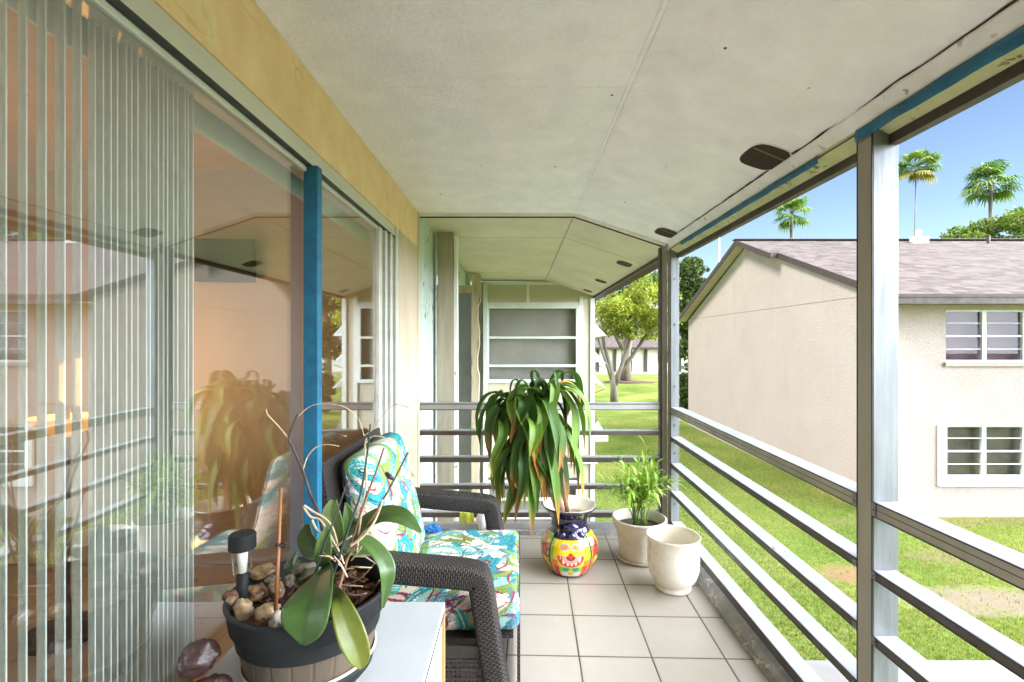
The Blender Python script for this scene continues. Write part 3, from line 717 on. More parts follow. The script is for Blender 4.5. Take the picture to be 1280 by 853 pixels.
# bottom plate of the side screen
# top beam
tb = MB(); ch_ = MB(); gk = MB()
for (ya, yb) in ((Y0, -.565), (-.485, 1.503), (1.574, 3.50)):
    tb.extrude([(XR,ya,2.092),(XR+.05,ya,2.066),(XR+.085,ya,2.066),(XR+.085,ya,2.135),(XR,ya,2.135)], (0, yb-ya, 0))
tb = tb.build('top_beam', M['olive'], rail)
for (ya, yb) in ((Y0, -.565), (-.485, 1.503), (1.574, 3.50)):
    bx(XR+.051, XR+.083, ya, yb, 2.034, 2.0655).build('bronze_channel', M['bronze'], tb, bevel=.001)
    bx(XR-.003, XR-.0002, ya, yb, 2.093, 2.097).build('gasket', M['black'], tb)
s = MB().hexa([(1.068,Y0,zs(1.068)-.006),(XR-.001,Y0,2.108),(XR-.001,3.5,2.108),(1.068,3.5,zs(1.068)-.006),(1.068,Y0,zs(1.068)),(XR-.001,Y0,2.14),(XR-.001,3.5,2.14),(1.068,3.5,zs(1.068))])
s.build('edge_trim', M['trim_white'], tb)
bx(XR-.006, XR+.09, 1.50, 1.575, 2.088, 2.115).build('post_cap', M['trim_white'], tb, bevel=.003)
def tape_strip(Ya, Yb, z0, z1, seed):
    k = int((Yb-Ya)/.02); m = MB()
    P = []
    for i in range(k+1):
        y = Ya+(Yb-Ya)*i/k
        a = z0+.006*mnoise.noise(Vector((y*9, seed, 0))); b = z1+.005*mnoise.noise(Vector((y*7, seed+3, 0)))
        P.append((y, a, b))
    m.grid(k, 3, lambda u, v: (XR-.009-.004*math.sin(v*3.14)-.002*mnoise.noise(Vector((u*40, v*4, seed))), P[round(u*k)][0], P[round(u*k)][1]+(P[round(u*k)][2]-P[round(u*k)][1])*v))
    return m.build('tape_strip', M['tape'], tb, smooth=True, solid=.0012)
tape_strip(-1.4, 1.565, 2.066, 2.105, 1)
tape_strip(1.76, 3.25, 2.070, 2.100, 6)
# soffit edge of the far part
MB().box(1.14, 1.17, 3.64, 7.42, zs(1.16)-.03, zs(1.16)-.002).build('soffit_edge', M['brown'], home)

M['edge_highlight'] = mat('vane_highlight', (.86,.86,.80), None, 20, .7)  # bright strip that paints the highlight along each vane edge
# ------------------------------------------------------------------ vertical blinds, tv, lamp in the room
bl = thing('vertical_blinds', (-.84, .9, 0), 'pale vertical blinds hanging half open behind the sliding glass door', 'blinds')
ys = []; y = .36
while y < 1.245:
    ys.append(y); t = (y-.36)/.885
    y += .033 if y < .93 else .0178
for i, y in enumerate(ys):
    a = R(35+rr.uniform(-1.5, 1.5)); wv = (.056 if y < .93 else .044)+rr.uniform(-.003,.002); jx = rr.uniform(-.003,.003)
    dx, dy = -math.cos(a)*wv/2, math.sin(a)*wv/2
    m = MB(); zt, zb = 2.085, .04
    def vf(u, v, y=y, dx=dx, dy=dy, a=a):
        k = (u-.5)*2; bow = .005*(1-k*k)
        return (-.84+jx+dx*k-math.sin(a)*bow, y+dy*k-math.cos(a)*bow, zb+(zt-zb)*v)
    m.grid(6, 8, vf); vo = m.build('vane', M['vane'], bl, smooth=True)
    h = MB(); h.tube([vf(1, 0), vf(1, 1)] if vf(1, 0)[0] > vf(0, 0)[0] else [vf(0, 0), vf(0, 1)], .0016, 5); h.build('edge_highlight', M['edge_highlight'], vo)
bx(-.875, -.805, -.4, 2.9, 2.086, 2.10).build('head_rail', M['white_frame'], bl, bevel=.003)
bx(-.905, -.897, -.4, 2.9, 2.012, 2.112).build('valance', M['valance'], bl, bevel=.002)
tv = thing('wall_television', (-1.86, 3.05, 1.8), 'black flat television high on the tan room wall, seen through the glass', 'television')
bx(-2.03, -1.66, 3.03, 3.07, 1.80, 2.07).build('housing', M['tv'], tv, bevel=.006)
bx(-2.02, -1.67, 3.024, 3.0285, 1.815, 2.06).build('screen', mat('dull_screen', (.02,.018,.015), rough=.8, spec=.05), tv)
bx(-1.86, -1.80, 3.07, 3.1, 1.88, 1.98).build('bracket', M['black'], tv)
lamp = thing('table_lamp', (-2.2, 2.35, 0), 'lit lamp glowing orange behind the blinds', 'lamp')
MB().lathe(-2.2, 2.35, [(.16,.0),(.16,.03),(.03,.06),(.018,.2),(.018,1.1)], 24).build('stand', M['brown'], lamp, smooth=True)
MB().lathe(-2.2, 2.35, [(.02,.96),(.09,.99),(.14,1.06)], 32, cap0=False).build('lamp_shade', M['shade'], lamp, smooth=True)
pl = bpy.data.lights.new('bulb', 'POINT'); pl.energy = 8; pl.color = (1, .50, .15); pl.shadow_soft_size = .12
po = bpy.data.objects.new('bulb', pl); COL.objects.link(po); po.location = (-2.2, 2.45, 1.22)
# unseen ceiling lamp, added so its warm light fills the room
rl = thing('added_ceiling_lamp', (-3.0, .6, 2.4), 'unseen round ceiling lamp added to brighten the tan room', 'lamp')
MB().lathe(-3.0, .6, [(.02,2.40),(.12,2.415),(.17,2.46),(.17,2.515)], 32).build('diffuser', emit('lamp_glass', (1,.72,.42), 6), rl, smooth=True)
pl = bpy.data.lights.new('bulb', 'POINT'); pl.energy = 9; pl.color = (1, .84, .66); pl.shadow_soft_size = .2
po = bpy.data.objects.new('bulb', pl); COL.objects.link(po); po.location = (-3.0, .6, 2.25)

# ------------------------------------------------------------------ opposite building
opp = thing('stucco_building', (12, 17, G), 'two storey cream stucco building with brown shingle roof across the lawn', 'building')
OX, OY0, OY1 = 8.5, 11.4, 24.2
XE = 30
ridgeY, ridgeZ = 18.0, 5.20
s = MB().extrude([(OX,OY0,G-.3),(OX,OY1,G-.3),(OX,OY1,2.50),(OX,ridgeY-.3,ridgeZ-.22),(OX,OY0,2.50)], (XE-OX,0,0))
# window openings are in the front wall: build the front as pieces instead of one slab
W_up = (10.07, 12.95, .95, 2.18); W_lo = (10.06, 12.95, -1.78, -.55)
s2 = MB()
s.v = []; s.f = []
s.extrude([(OX,OY0,G-.3),(OX,OY1,G-.3),(OX,OY1,2.50),(OX,ridgeY-.1,ridgeZ-.14),(OX,OY0,2.50)], (.25,0,0))
s.box(OX+.25, XE, OY1-.25, OY1, G-.3, 2.5)
s.build('wall', M['stucco'], opp)
s = MB(); fy0, fy1 = OY0+.002, OY0+.25
s.box(OX+.25, W_up[0], fy0, fy1, G-.3, 2.49)
s.box(W_up[1], XE, fy0, fy1, G-.3, 2.49)
s.box(W_up[0], W_up[1], fy0, fy1, W_up[3], 2.49); s.box(W_up[0], W_up[1], fy0, fy1, W_lo[3], W_up[2]); s.box(W_up[0], W_up[1], fy0, fy1, G-.3, W_lo[2])
s.build('wall', M['stucco'], opp)
# control joint across the gable
MB().box(OX-.006, OX, OY0, OY1, 2.545, 2.565).build('stucco_joint', mat('joint_brown', (.30,.24,.19)), opp)  # joint strip in plain brown
def house_window(W, back, surround):
    x0, x1, z0, z1 = W; f = MB(); y = OY0+.06
    f.box(x0, x0+.05, y, y+.06, z0, z1); f.box(x1-.05, x1, y, y+.06, z0, z1)
    f.box(x0+.05, x1-.05, y, y+.06, z1-.04, z1); f.box(x0+.05, x1-.05, y, y+.06, z0, z0+.05)
    pit = (x1-x0)/3
    for k in (1, 2): f.box(x0+pit*k-.05, x0+pit*k+.05, y-.004, y+.064, z0+.05, z1-.04)
    for q in (1, 2, 3):
        zz = z0+(z1-z0)*q/4; hh = .020 if q == 2 else .008
        for k in range(3): f.box(x0+pit*k+.05, x0+pit*(k+1)-.05, y+.01, y+.05, zz-hh, zz+hh)
    fo = f.build('window', M['white_frame'], opp)
    bx(x0+.04, x1-.04, y+.055, y+.059, z0+.03, z1-.03).build('glass_pane', M['glass_win'], fo)
    bx(x0, x1, y+.16, y+.17, z0, z1).build('blind_or_reflection', back, fo)
    if surround:
        g_ = MB(); b_ = .19
        g_.box(x0-b_, x0, OY0-.05, OY0+.06, z0-b_, z1+.03); g_.box(x1, x1+b_, OY0-.05, OY0+.06, z0-b_, z1+.03); g_.box(x0, x1, OY0-.05, OY0+.06, z0-b_, z0)
        g_.build('window_surround', M['white_frame'], fo, bevel=.01)
    else: bx(x0-.05, x1+.05, OY0-.05, OY0+.05, z0-.10, z0-.002).build('window_sill', M['stucco'], fo, bevel=.01)
house_window(W_up, M['curtain_purple'], False)
house_window(W_lo, M['reflection_olive'], True)
# roof: two sheets of real thickness; the rake steps out towards the ridge as in the photo
def roof_sheet(pts_xy, zf, th=.10):
    lo = [(x, y, zf(y)-th) for x, y in pts_xy]; hi = [(x, y, zf(y)) for x, y in pts_xy]; n_ = len(lo)
    return MB().add(lo+hi, [tuple(range(n_-1,-1,-1)), tuple(range(n_,2*n_))]+[(i,(i+1)%n_,n_+(i+1)%n_,n_+i) for i in range(n_)])
zf1 = lambda y: ridgeZ-(ridgeY-y)*(ridgeZ-2.47)/(ridgeY-10.8)
zf2 = lambda y: ridgeZ-(y-ridgeY)*(ridgeZ-2.55)/(24.7-ridgeY)
r1 = roof_sheet([(8.42,10.8),(XE+.4,10.8),(XE+.4,ridgeY),(8.10,ridgeY),(8.10,15.7),(8.38,15.6)], zf1).build('roof', M['shingle'], opp)
r2 = roof_sheet([(8.10,ridgeY),(XE+.4,ridgeY),(XE+.4,24.7),(8.10,24.7)], zf2).build('roof', M['shingle'], opp)
def board(a, b, w_, h_, m_=None, name='fascia_board', par=None):
    a = Vector(a); b = Vector(b); W = Vector((w_,0,0)); H = Vector((0,0,-h_))
    return MB().hexa([a+H, a+H+W, b+H+W, b+H, a, a+W, b+W, b]).build(name, m_ or M['fascia'], par or opp)
board((8.385,10.82,zf1(10.82)+.02), (8.345,15.6,zf1(15.6)+.02), .03, .19)
board((8.062,15.6,zf1(15.6)+.02), (8.062,ridgeY,ridgeZ+.02), .035, .19)
board((8.062,ridgeY+.001,ridgeZ+.02), (8.062,24.7,zf2(24.7)+.02), .035, .19)
bx(8.10, 8.38, 15.57, 15.60, zf1(15.6)-.16, zf1(15.6)+.02).build('fascia_board', M['fascia'], opp)
bx(8.385, XE+.4, 10.72, 10.80, 2.26, 2.44).build('gutter', M['fascia'], opp, bevel=.015)
bx(8.385, XE+.4, 10.70, 10.80, 2.42, 2.49).build('drip_edge', M['brown'], opp)
s = MB(); s.box(8.40, XE+.4, 10.80, OY0, 2.33, 2.35); s.build('soffit', M['stucco_pale'], opp)
bx(8.0, XE+.4, ridgeY-.15, ridgeY+.15, ridgeZ+.01, ridgeZ+.05).build('ridge_cap', M['brown'], opp, bevel=.02)
# soffit under the rear rake
MB().hexa([(8.10,ridgeY,ridgeZ-.13),(8.5,ridgeY,ridgeZ-.13),(8.5,24.6,zf2(24.6)-.13),(8.10,24.6,zf2(24.6)-.13),(8.10,ridgeY,ridgeZ-.105),(8.5,ridgeY,ridgeZ-.105),(8.5,24.6,zf2(24.6)-.105),(8.10,24.6,zf2(24.6)-.105)]).build('soffit', M['stucco_pale'], opp)
v1 = MB(); v1.lathe(14.55, 17.6, [(.09,5.0),(.09,5.5)], 12, cap1=True); v1.box(14.3,14.85,17.5,17.7,4.95,5.25)
v1.build('vent_pipe', M['white_plastic'], opp)
MB().lathe(16.9, 17.4, [(.05,4.9),(.05,5.25)], 10, cap1=True).build('vent_pipe', M['bronze'], opp)

# ------------------------------------------------------------------ far house
fh = thing('far_house', (6, 66, G), 'long low white house with pinkish brown roof beyond the tree', 'building')
bx(-12, 25, 62, 72, G-.2, .78).build('wall', mat('far_white_wall', (.80,.76,.68), spec=.1), fh)
s = roof_sheet([(-13,61.2),(26,61.2),(26,67.5),(-13,67.5)], lambda y: .75+(y-61.2)*.56).build('roof', M['shingle'], fh)
bx(-13, 26, 61.1, 61.3, .52, .78).build('gutter', M['fascia'], fh)
for x in (12.2, 14.2, 16.15, 20.5, 10.0): bx(x, x+.32, 61.75, 61.98, G, .6).build('post', M['brown'], fh)
w_ = bx(17.9, 19.3, 61.90, 61.99, -1.2, .3).build('window', M['brown'], fh); bx(18.0, 19.2, 61.86, 61.898, -1.1, .2).build('glass_pane', M['glass_win'], w_)
bx(-12, 25, 61.6, 61.99, G, G+.35).build('plinth', M['stucco'], fh)

# ------------------------------------------------------------------ vegetation
def leaf_cloud(mb, clumps, count, size, pal, seed, hang=0):
    r = np.random.RandomState(seed)
    tot = sum(c[3]*c[4]*c[5] for c in clumps)
    for c in clumps:
        n_ = int(count*c[3]*c[4]*c[5]/tot); shade = .75+.5*r.rand()
        for i in range(n_):
            d = r.normal(size=3); d /= np.linalg.norm(d); q = .45+.6*r.rand()**.6
            p = np.array(c[:3])+d*q*np.array(c[3:6])
            if r.rand() < .25: p += r.normal(size=3)*.12*c[3]
            a = r.normal(size=3); a /= np.linalg.norm(a); b = np.cross(a, r.normal(size=3)); b /= np.linalg.norm(b)
            s_ = size*(.6+.8*r.rand()); col = np.array(pal[r.randint(len(pal))])*(.8+.4*r.rand())*shade
            mb.add([p-a*s_, p+b*s_*.45, p+a*s_, p-b*s_*.45], [(0,1,2,3)], [col]*4)
def clumps_in(cx, cy, cz, rx, ry, rz, k, cr, seed):
    r = random.Random(seed); out = []
    for i in range(k):
        while 1:
            x, y, z = (r.uniform(-1, 1) for _ in range(3))
            if x*x+y*y+z*z < 1: break
        s_ = cr*r.uniform(.6, 1.25); out.append((cx+x*rx, cy+y*ry, cz+z*rz, s_, s_, s_*.7))
    return out
YG = [(.22,.27,.025),(.28,.31,.035),(.16,.22,.02),(.34,.34,.05)]
DG = [(.045,.08,.018),(.07,.11,.02),(.03,.06,.015),(.10,.13,.03)]
MG = [(.12,.19,.03),(.16,.22,.035),(.08,.14,.02),(.20,.25,.05)]
def tree(name, base, trunks, clumps, count, size, pal, seed, label, cat='tree', bark='bark', group=None):
    t = thing(name, base, label, cat, group)
    s = MB()
    for pts, rad in trunks: s.tube(pts, rad, 9)
    s.build('trunk', M[bark], t, smooth=True)
    c = MB(); leaf_cloud(c, clumps, count, size, pal, seed)
    c.build('crown', M['leaf_far'], t)
    return t
B = Vector((6.55, 33, G))
cl = clumps_in(8.0, 33, 4.0, 2.5, 2.2, 1.9, 26, .85, 3)+clumps_in(6.2, 33, 2.9, 1.2, 1.3, 1.6, 14, .7, 5)+clumps_in(8.2, 32.5, 2.0, 1.6, 1.0, .5, 9, .5, 55)+clumps_in(9.6, 33.5, 2.5, 1.0, 1.2, 1.2, 6, .6, 6)
trk = [([B+Vector((0,0,-.1)), B+Vector((-.05,0,1.3)), B+Vector((-.2,0,2.2)), B+Vector((-.7,.1,4)), B+Vector((-1.0,0,6.2))], [.30,.22,.16,.12,.05]),
       ([B+Vector((0,0,1.2)), B+Vector((.45,0,2.4)), B+Vector((1.0,.2,4)), B+Vector((1.5,0,6.5))], [.20,.15,.12,.04]),
       ([B+Vector((.2,0,1.8)), B+Vector((1.3,.2,3.2)), B+Vector((2.6,.1,5.2)), B+Vector((3.2,0,6.6))], [.15,.13,.09,.03]),
       ([B+Vector((-.2,0,1.6)), B+Vector((-.9,-.2,3.6)), B+Vector((-1.5,0,5.6))], [.12,.09,.03])]
tree('leafy_tree', B, trk, cl, 8500, .13, YG, 11, 'bright yellow green tree with forked trunk on the lawn left of the corner post', bark='bark_pale')
B = Vector((11.1, 50, G))
tree('leafy_tree', B, [([B, B+Vector((0,0,3)), B+Vector((.6,0,6)), B+Vector((1.0,0,9))], [.62,.5,.35,.1]), ([B+Vector((0,0,3)), B+Vector((-1.6,0,6)), B+Vector((-2,0,8.6))], [.35,.25,.08])],
     clumps_in(12.5, 50, 6.6, 4.3, 3, 3.2, 30, 1.3, 8), 7000, .2, MG, 12, 'broad green tree standing in a mulch ring behind the yellow green tree')
MB().blob((11.2,49.7,G+.02), (2.6,1.6,.16), 4, .2).build('mulch', M['mulch'], smooth=True); tag(bpy.data.objects['mulch'], label='brown mulch ring around the far tree trunk', cat='mulch', kind='stuff')
B = Vector((15.0, 42, G))
tree('dark_tree', B, [([B, B+Vector((0,0,4)), B+Vector((.2,0,10))], [.35,.28,.1])], clumps_in(15.2, 42, 4.6, 1.25, 1.4, 4.6, 34, .95, 21), 12000, .18, DG, 13,
     'tall dark green tree rising behind the gable of the stucco building')
B = Vector((9.6, 28, G))
tree('dark_shrub', B, [([B, B+Vector((0,0,1.6))], [.08,.03])], clumps_in(9.65, 28, -1.1, .35, .5, 1.4, 14, .42, 22), 5000, .08, DG, 14,
     'narrow dark shrub at the far corner of the stucco building', 'shrub')
B = Vector((40.5, 40, G))
tree('leafy_tree', B, [([B, B+Vector((0,0,6)), B+Vector((1,0,12))], [.4,.3,.1]), ([B+Vector((0,0,6)), B+Vector((-2.6,0,11))], [.2,.07])],
     clumps_in(41.2, 40, 9.4, 4.6, 3, 2.4, 24, 1.15, 31)+clumps_in(37.0, 40, 9.8, 1.3, 1.2, .8, 6, .7, 32)+clumps_in(39.2, 41, 10.0, 1.1, 1, .8, 6, .8, 33), 14000, .16, MG, 15, 'green treetop showing above the roof ridge at the right of the photo')
# hedge of trees closing the horizon behind the houses
def palm(X, Y, ztop, rad, nf, seed, label, lean=0, skirt=True, thin=.12):
    t = thing('fan_palm', (X, Y, G), label, 'palm tree', 'palms behind the roof')
    r = random.Random(seed); zc = ztop-rad*.75
    MB().tube([(X+lean, Y, G), (X+lean*.5, Y, G+(zc-G)*.5), (X, Y, zc)], [thin*1.5, thin, thin*.9], 8).build('trunk', M['bark_pale'], t, smooth=True)
    c = MB()
    for i in range(nf):
        az = r.uniform(0, 6.28); el = math.asin(r.uniform(-.55, 1)); L = rad*r.uniform(.55, .8)
        d = Vector((math.cos(az)*math.cos(el), math.sin(az)*math.cos(el), math.sin(el)))
        hub = Vector((X, Y, zc))+d*L*.75+Vector((0,0,-.12*L*max(0, 1-el)))
        base = Vector((X, Y, zc))
        side = d.cross(Vector((0,0,1))).normalized(); up = side.cross(d).normalized()
        col = np.array(random.Random(seed*50+i).choice([(.10,.19,.05),(.14,.24,.06),(.07,.14,.05),(.20,.28,.08)]))
        if el < -.3: col = np.array((.30,.26,.08)) if skirt else col*.8
        c.tube([base, hub], .03, 4, False, tuple(col*.8))
        nb = 15
        for k in range(nb):
            a = (k/(nb-1)-.5)*R(250); ln = L*.62*(.75+.25*math.cos(a*.7))*r.uniform(.85, 1.1)
            dd = (d*math.cos(a)+side*math.sin(a)).normalized()
            w2 = (side*math.cos(a)-d*math.sin(a)).normalized()*(.035+rad*.018)
            tip = hub+dd*ln+Vector((0,0,-.42*ln))+up*r.uniform(-.1,.1)*ln; mid = hub+dd*ln*.55+up*.04*ln
            c.add([hub, mid-w2, mid+w2, tip], [(0,1,2),(1,3,2)], [col*.8, col, col, col*1.25])
    if skirt:
        for i in range(70):
            az = r.uniform(0, 6.28); p = Vector((X, Y, zc-rad*.25))+Vector((math.cos(az)*rad*.12, math.sin(az)*rad*.12, 0))
            q = p+Vector((math.cos(az)*rad*.22, math.sin(az)*rad*.22, -rad*r.uniform(.3,.55))); w2 = Vector((-math.sin(az), math.cos(az), 0))*.07
            c.add([p-w2, p+w2, q], [(0,1,2)], [(.38,.32,.10),(.34,.28,.09),(.24,.19,.07)])
    c.build('crown', M['leaf_far'], t)
palm(25.4, 45, 15.0, 2.2, 30, 3, 'lowest fan palm, seen between the two roof end and the near post', skirt=False, thin=.16)
palm(41.1, 50, 21.4, 2.4, 44, 5, 'tall fan palm on a very thin trunk just right of the near post', lean=-.5, thin=.06)
palm(43.9, 45, 18.3, 2.7, 40, 8, 'fan palm rising out of the treetop at the right of the photo', skirt=False, thin=.16)
lp = MB().tube([(16.6,40,G),(16.6,40,10.1)], [.07,.05], 8); o = lp.build('light_pole', M['white_plastic'], smooth=True)
tag(o, 'thin pale pole standing behind the left end of the opposite roof', 'pole')

# ------------------------------------------------------------------ cabinet under the orchid pot
cb = thing('white_cabinet', (-.465, 1.1, 0), 'small white topped cabinet against the glass carrying the orchid pot', 'cabinet')
bx(-.722, -.217, .72, 1.432, .632, .652).build('top', M['cabinet'], cb, bevel=.0015)
bx(-.715, -.224, .73, 1.424, .01, .631).build('body', M['cabinet_side'], cb)
bx(-.2235, -.2165, 1.412, 1.432, .01, .6315).build('edge_strip', M['ply'], cb)
bx(-.2235, -.2155, .72, 1.4115, .6275, .6315).build('edge_strip', M['panel_dark'], cb)
bx(-.2235, -.2175, 1.4325, 1.437, .01, .63).build('edge_strip', M['white_frame'], cb)

# ------------------------------------------------------------------ barrel planter with orchid, stones and solar light
PX, PY, PZ = -.486, 1.135, .653
RT = .850
pot = thing('barrel_planter', (PX, PY, PZ), 'brown barrel shaped planter with charcoal rim on the white cabinet', 'planter')
def plank(th, z):
    f = (th*22/(2*math.pi)) % 1; d = min(f, 1-f)
    return 1-.016*max(0, 1-d/.05)
MB().lathe(PX, PY, [(0.1249,PZ),(0.1313,PZ+.02),(0.1443,PZ+.07),(0.1573,PZ+.150)], 352, plank).build('barrel_body', M['pot_wood'], pot, smooth=True)
MB().lathe(PX, PY, [(0.1573,PZ+.140),(0.1674,PZ+.144),(0.1734,RT-.012),(0.1776,RT-.004),(0.1767,RT),(0.1693,RT+.001),(0.1656,RT-.006),(0.1591,RT-.06),(0.1554,RT-.09)], 96, cap0=False).build('rim', M['pot_rim'], pot, smooth=True)
MB().lathe(PX, PY, [(0.1295,PZ+.012),(0.1392,PZ+.018),(0.1452,PZ+.045),(0.1388,PZ+.048)], 96, cap0=False).build('lower_hoop', M['pot_rim'], pot, smooth=True)
MB().lathe(PX, PY, [(0.1448,PZ+.0465),(0.1480,PZ+.048),(0.1480,PZ+.0505),(0.1434,PZ+.052)], 96, cap0=False).build('hoop_edge', M['hoop'], pot, smooth=True)
s = MB().grid(20, 20, lambda u, v: (PX+.155*(2*u-1)*math.sqrt(1-.5*(2*v-1)**2), PY+.155*(2*v-1)*math.sqrt(1-.5*(2*u-1)**2), RT-.052+.012*mnoise.noise(Vector((u*9, v*9, 0)))))
s.build('potting_mix', M['soil'], pot, smooth=True)
s = MB(); rk = random.Random(9)
for i in range(230):
    a = rk.uniform(0, 6.28); q = .143*math.sqrt(rk.random()); x, y = PX+q*math.cos(a), PY+q*math.sin(a)
    if x < PX-.01 and rk.random() < .75: continue
    L = rk.uniform(.008, .024); d = Vector((rk.uniform(-1,1), rk.uniform(-1,1), rk.uniform(-.4,.6))).normalized()*L
    c = Vector((x, y, RT-.036+rk.uniform(-.01,.016))); e = d.cross(Vector((rk.uniform(-1,1),rk.uniform(-1,1),1))).normalized()*L*.4; f_ = d.cross(e).normalized()*.002
    s.hexa([c-d-e-f_, c+d-e-f_, c+d+e-f_, c-d+e-f_, c-d-e+f_, c+d-e*.7+f_, c+d+e+f_, c-d+e*.6+f_])
s.build('bark_chips', M['chip'], pot)
# stones resting on the mix
for (px, py, Y, rad, m_, rot, lab) in ((328,715,1.19,(.030,.022,.017),'stone_tan',.3,'mottled brown stone lying at the back of the planter'),
        (303,762,1.055,(.022,.016,.024),'stone_cream',.2,'smooth cream hooked stone at the front left of the planter'),
        (289,757,1.07,(.014,.012,.018),'stone_tan',.9,'small tan stone against the left rim of the planter'),
        (290,745,1.09,(.020,.014,.012),'chip',.4,'rough dark red stone beside the solar light'),
        (318,742,1.12,(.026,.018,.016),'stone_tan',-.2,'long dark mottled stone in the middle of the planter'),
        (333,765,1.045,(.026,.017,.017),'stone_cream',.6,'cream and brown stone at the front beside the cane'),
        (352,775,1.02,(.024,.018,.018),'stone_white',.1,'white pebble half hidden by the orchid leaf'),
        (345,738,1.12,(.024,.016,.018),'stone_tan',-.6,'dark knobbly stone behind the cane'),
        (341,726,1.17,(.018,.014,.012),'stone_grey',.2,'grey pebble behind the cane'),
        (362,726,1.17,(.014,.012,.014),'stone_grey',.7,'round olive grey pebble right of the cane'),
        (383,712,1.21,(.034,.016,.014),'stone_grey',.5,'long grey stone at the back under the orchid')):
    c = at(px, py, Y); c.z = max(c.z, RT-.045)
    o = MB().blob(c, rad, px*.1, .35, 1.8, 12, rot).build('stone', M[m_], smooth=True)
    tag(o, lab, 'stone', 'decorative stones in the barrel planter')
# solar light
c0 = at(303, 690, 1.10)
sol = thing('solar_light', (c0.x, c0.y, RT-.05), 'small solar stake light with black cap stuck in the planter', 'solar light')
zc0 = at(301, 685, 1.10).z
MB().lathe(c0.x, c0.y, [(.027,zc0-.002),(.0285,zc0),(.0285,zc0+.030),(.025,zc0+.034),(.002,zc0+.035)], 32).build('cap', M['pot_rim'], sol, smooth=False, bevel=.001)
sb = MB().lathe(c0.x, c0.y, [(.017,zc0-.058),(.021,zc0-.003)], 24, lambda th, z: 1+.05*math.cos(th*12), cap0=False).build('lens', M['clear'], sol, smooth=True)
MB().lathe(c0.x, c0.y, [(.009,zc0-.055),(.012,zc0-.004)], 12).build('led_core', mat('frosted_core', (.85,.84,.75), rough=.3), sol, smooth=True)
MB().lathe(c0.x, c0.y, [(.011,RT-.06),(.0125,zc0-.060),(.006,zc0-.056)], 16, cap1=True).build('stake', M['pot_rim'], sol, smooth=True)
# cane stake with clip
ca, cbp = at(344,776,1.04), at(351,610,1.10)
cane = thing('cane_stake', ca, 'brown cane upright in the planter with a black clip', 'plant stake')
MB().tube([ca, ca.lerp(cbp,.5)+Vector((.001,0,0)), cbp], [.0042,.0038,.0035], 10).build('cane', M['bamboo'], cane, smooth=True)
cc = ca.lerp(cbp, .56); s = MB(); s.tube([cc+Vector((.006*math.cos(t), -.006*math.sin(t), 0)) for t in np.linspace(0, 6.28, 14)], .0018, 6)
s.tube([cc+Vector((.012+.006*math.cos(t), -.004, .005*math.sin(t))) for t in np.linspace(0, 6.28, 14)], .0018, 6)
s.build('clip', M['black'], cane, smooth=True)

# orchid
och = thing('orchid_plant', (PX+.04, PY, RT-.05), 'orchid with broad green leaves and dry leafless stems in the barrel planter', 'plant')
def ribbon_leaf(mb, pts, widths, normal, fold=.15, cols=None, nu=8, sub=5):
    # catmull-rom through pts, widths interpolated; normal = Vector that the upper face looks to
    pts = [Vector(p) for p in pts]; L = len(pts); out = []; ws = []
    for i in range(L-1):
        p0, p1, p2, p3 = pts[max(i-1,0)], pts[i], pts[i+1], pts[min(i+2,L-1)]
        for k in range(sub):
            t = k/sub; out.append(.5*((2*p1)+(p2-p0)*t+(2*p0-5*p1+4*p2-p3)*t*t+(3*p1-p0-3*p2+p3)*t**3)); w0, w1, w2, w3 = widths[max(i-1,0)], widths[i], widths[i+1], widths[min(i+2,L-1)]; ws.append(max(.0005, .5*((2*w1)+(w2-w0)*t+(2*w0-5*w1+4*w2-w3)*t*t+(3*w1-w0-3*w2+w3)*t**3)))
    out.append(pts[-1]); ws.append(widths[-1]); n_ = len(out)-1
    fr = []
    for i, p in enumerate(out):
        t = (out[min(i+1,n_)]-out[max(i-1,0)]).normalized(); s_ = t.cross(normal).normalized(); nn = s_.cross(t).normalized(); fr.append((p, s_, nn, ws[i]))
    def fn(u, v):
        p, s_, nn, w_ = fr[round(v*n_)]; k = 2*u-1
        return p+s_*w_*k+nn*(w_*fold*abs(k)**1.3*1.6 - w_*fold*.25)
    mb.grid(nu, n_, fn, (lambda u, v: cols(u, v)))
def ocol(base, tip=None, mid=.82):
    base = np.array(base); tip = np.array(tip if tip is not None else base)
    def f(u, v):
        k = abs(2*u-1); c = base*(1-v)+tip*v
        c = c*(1+.25*(k > .93))*(mid if k < .06 else 1)*(.9+.2*mnoise.noise(Vector((u*6, v*12, base[1]*99))))
        return c
    return f
def oleaf(pts, ws, nrm, c, tip=None, fold=.15):
    m = MB(); ribbon_leaf(m, pts, ws, Vector(nrm), fold, ocol(c, tip), 12, 8)
    return m.build('leaf', M['orchid'], och, smooth=True, solid=.0018)
NC = (.15, -.9, .45)
g1 = (.055,.115,.022); g2 = (.075,.145,.03); g3 = (.085,.12,.016)
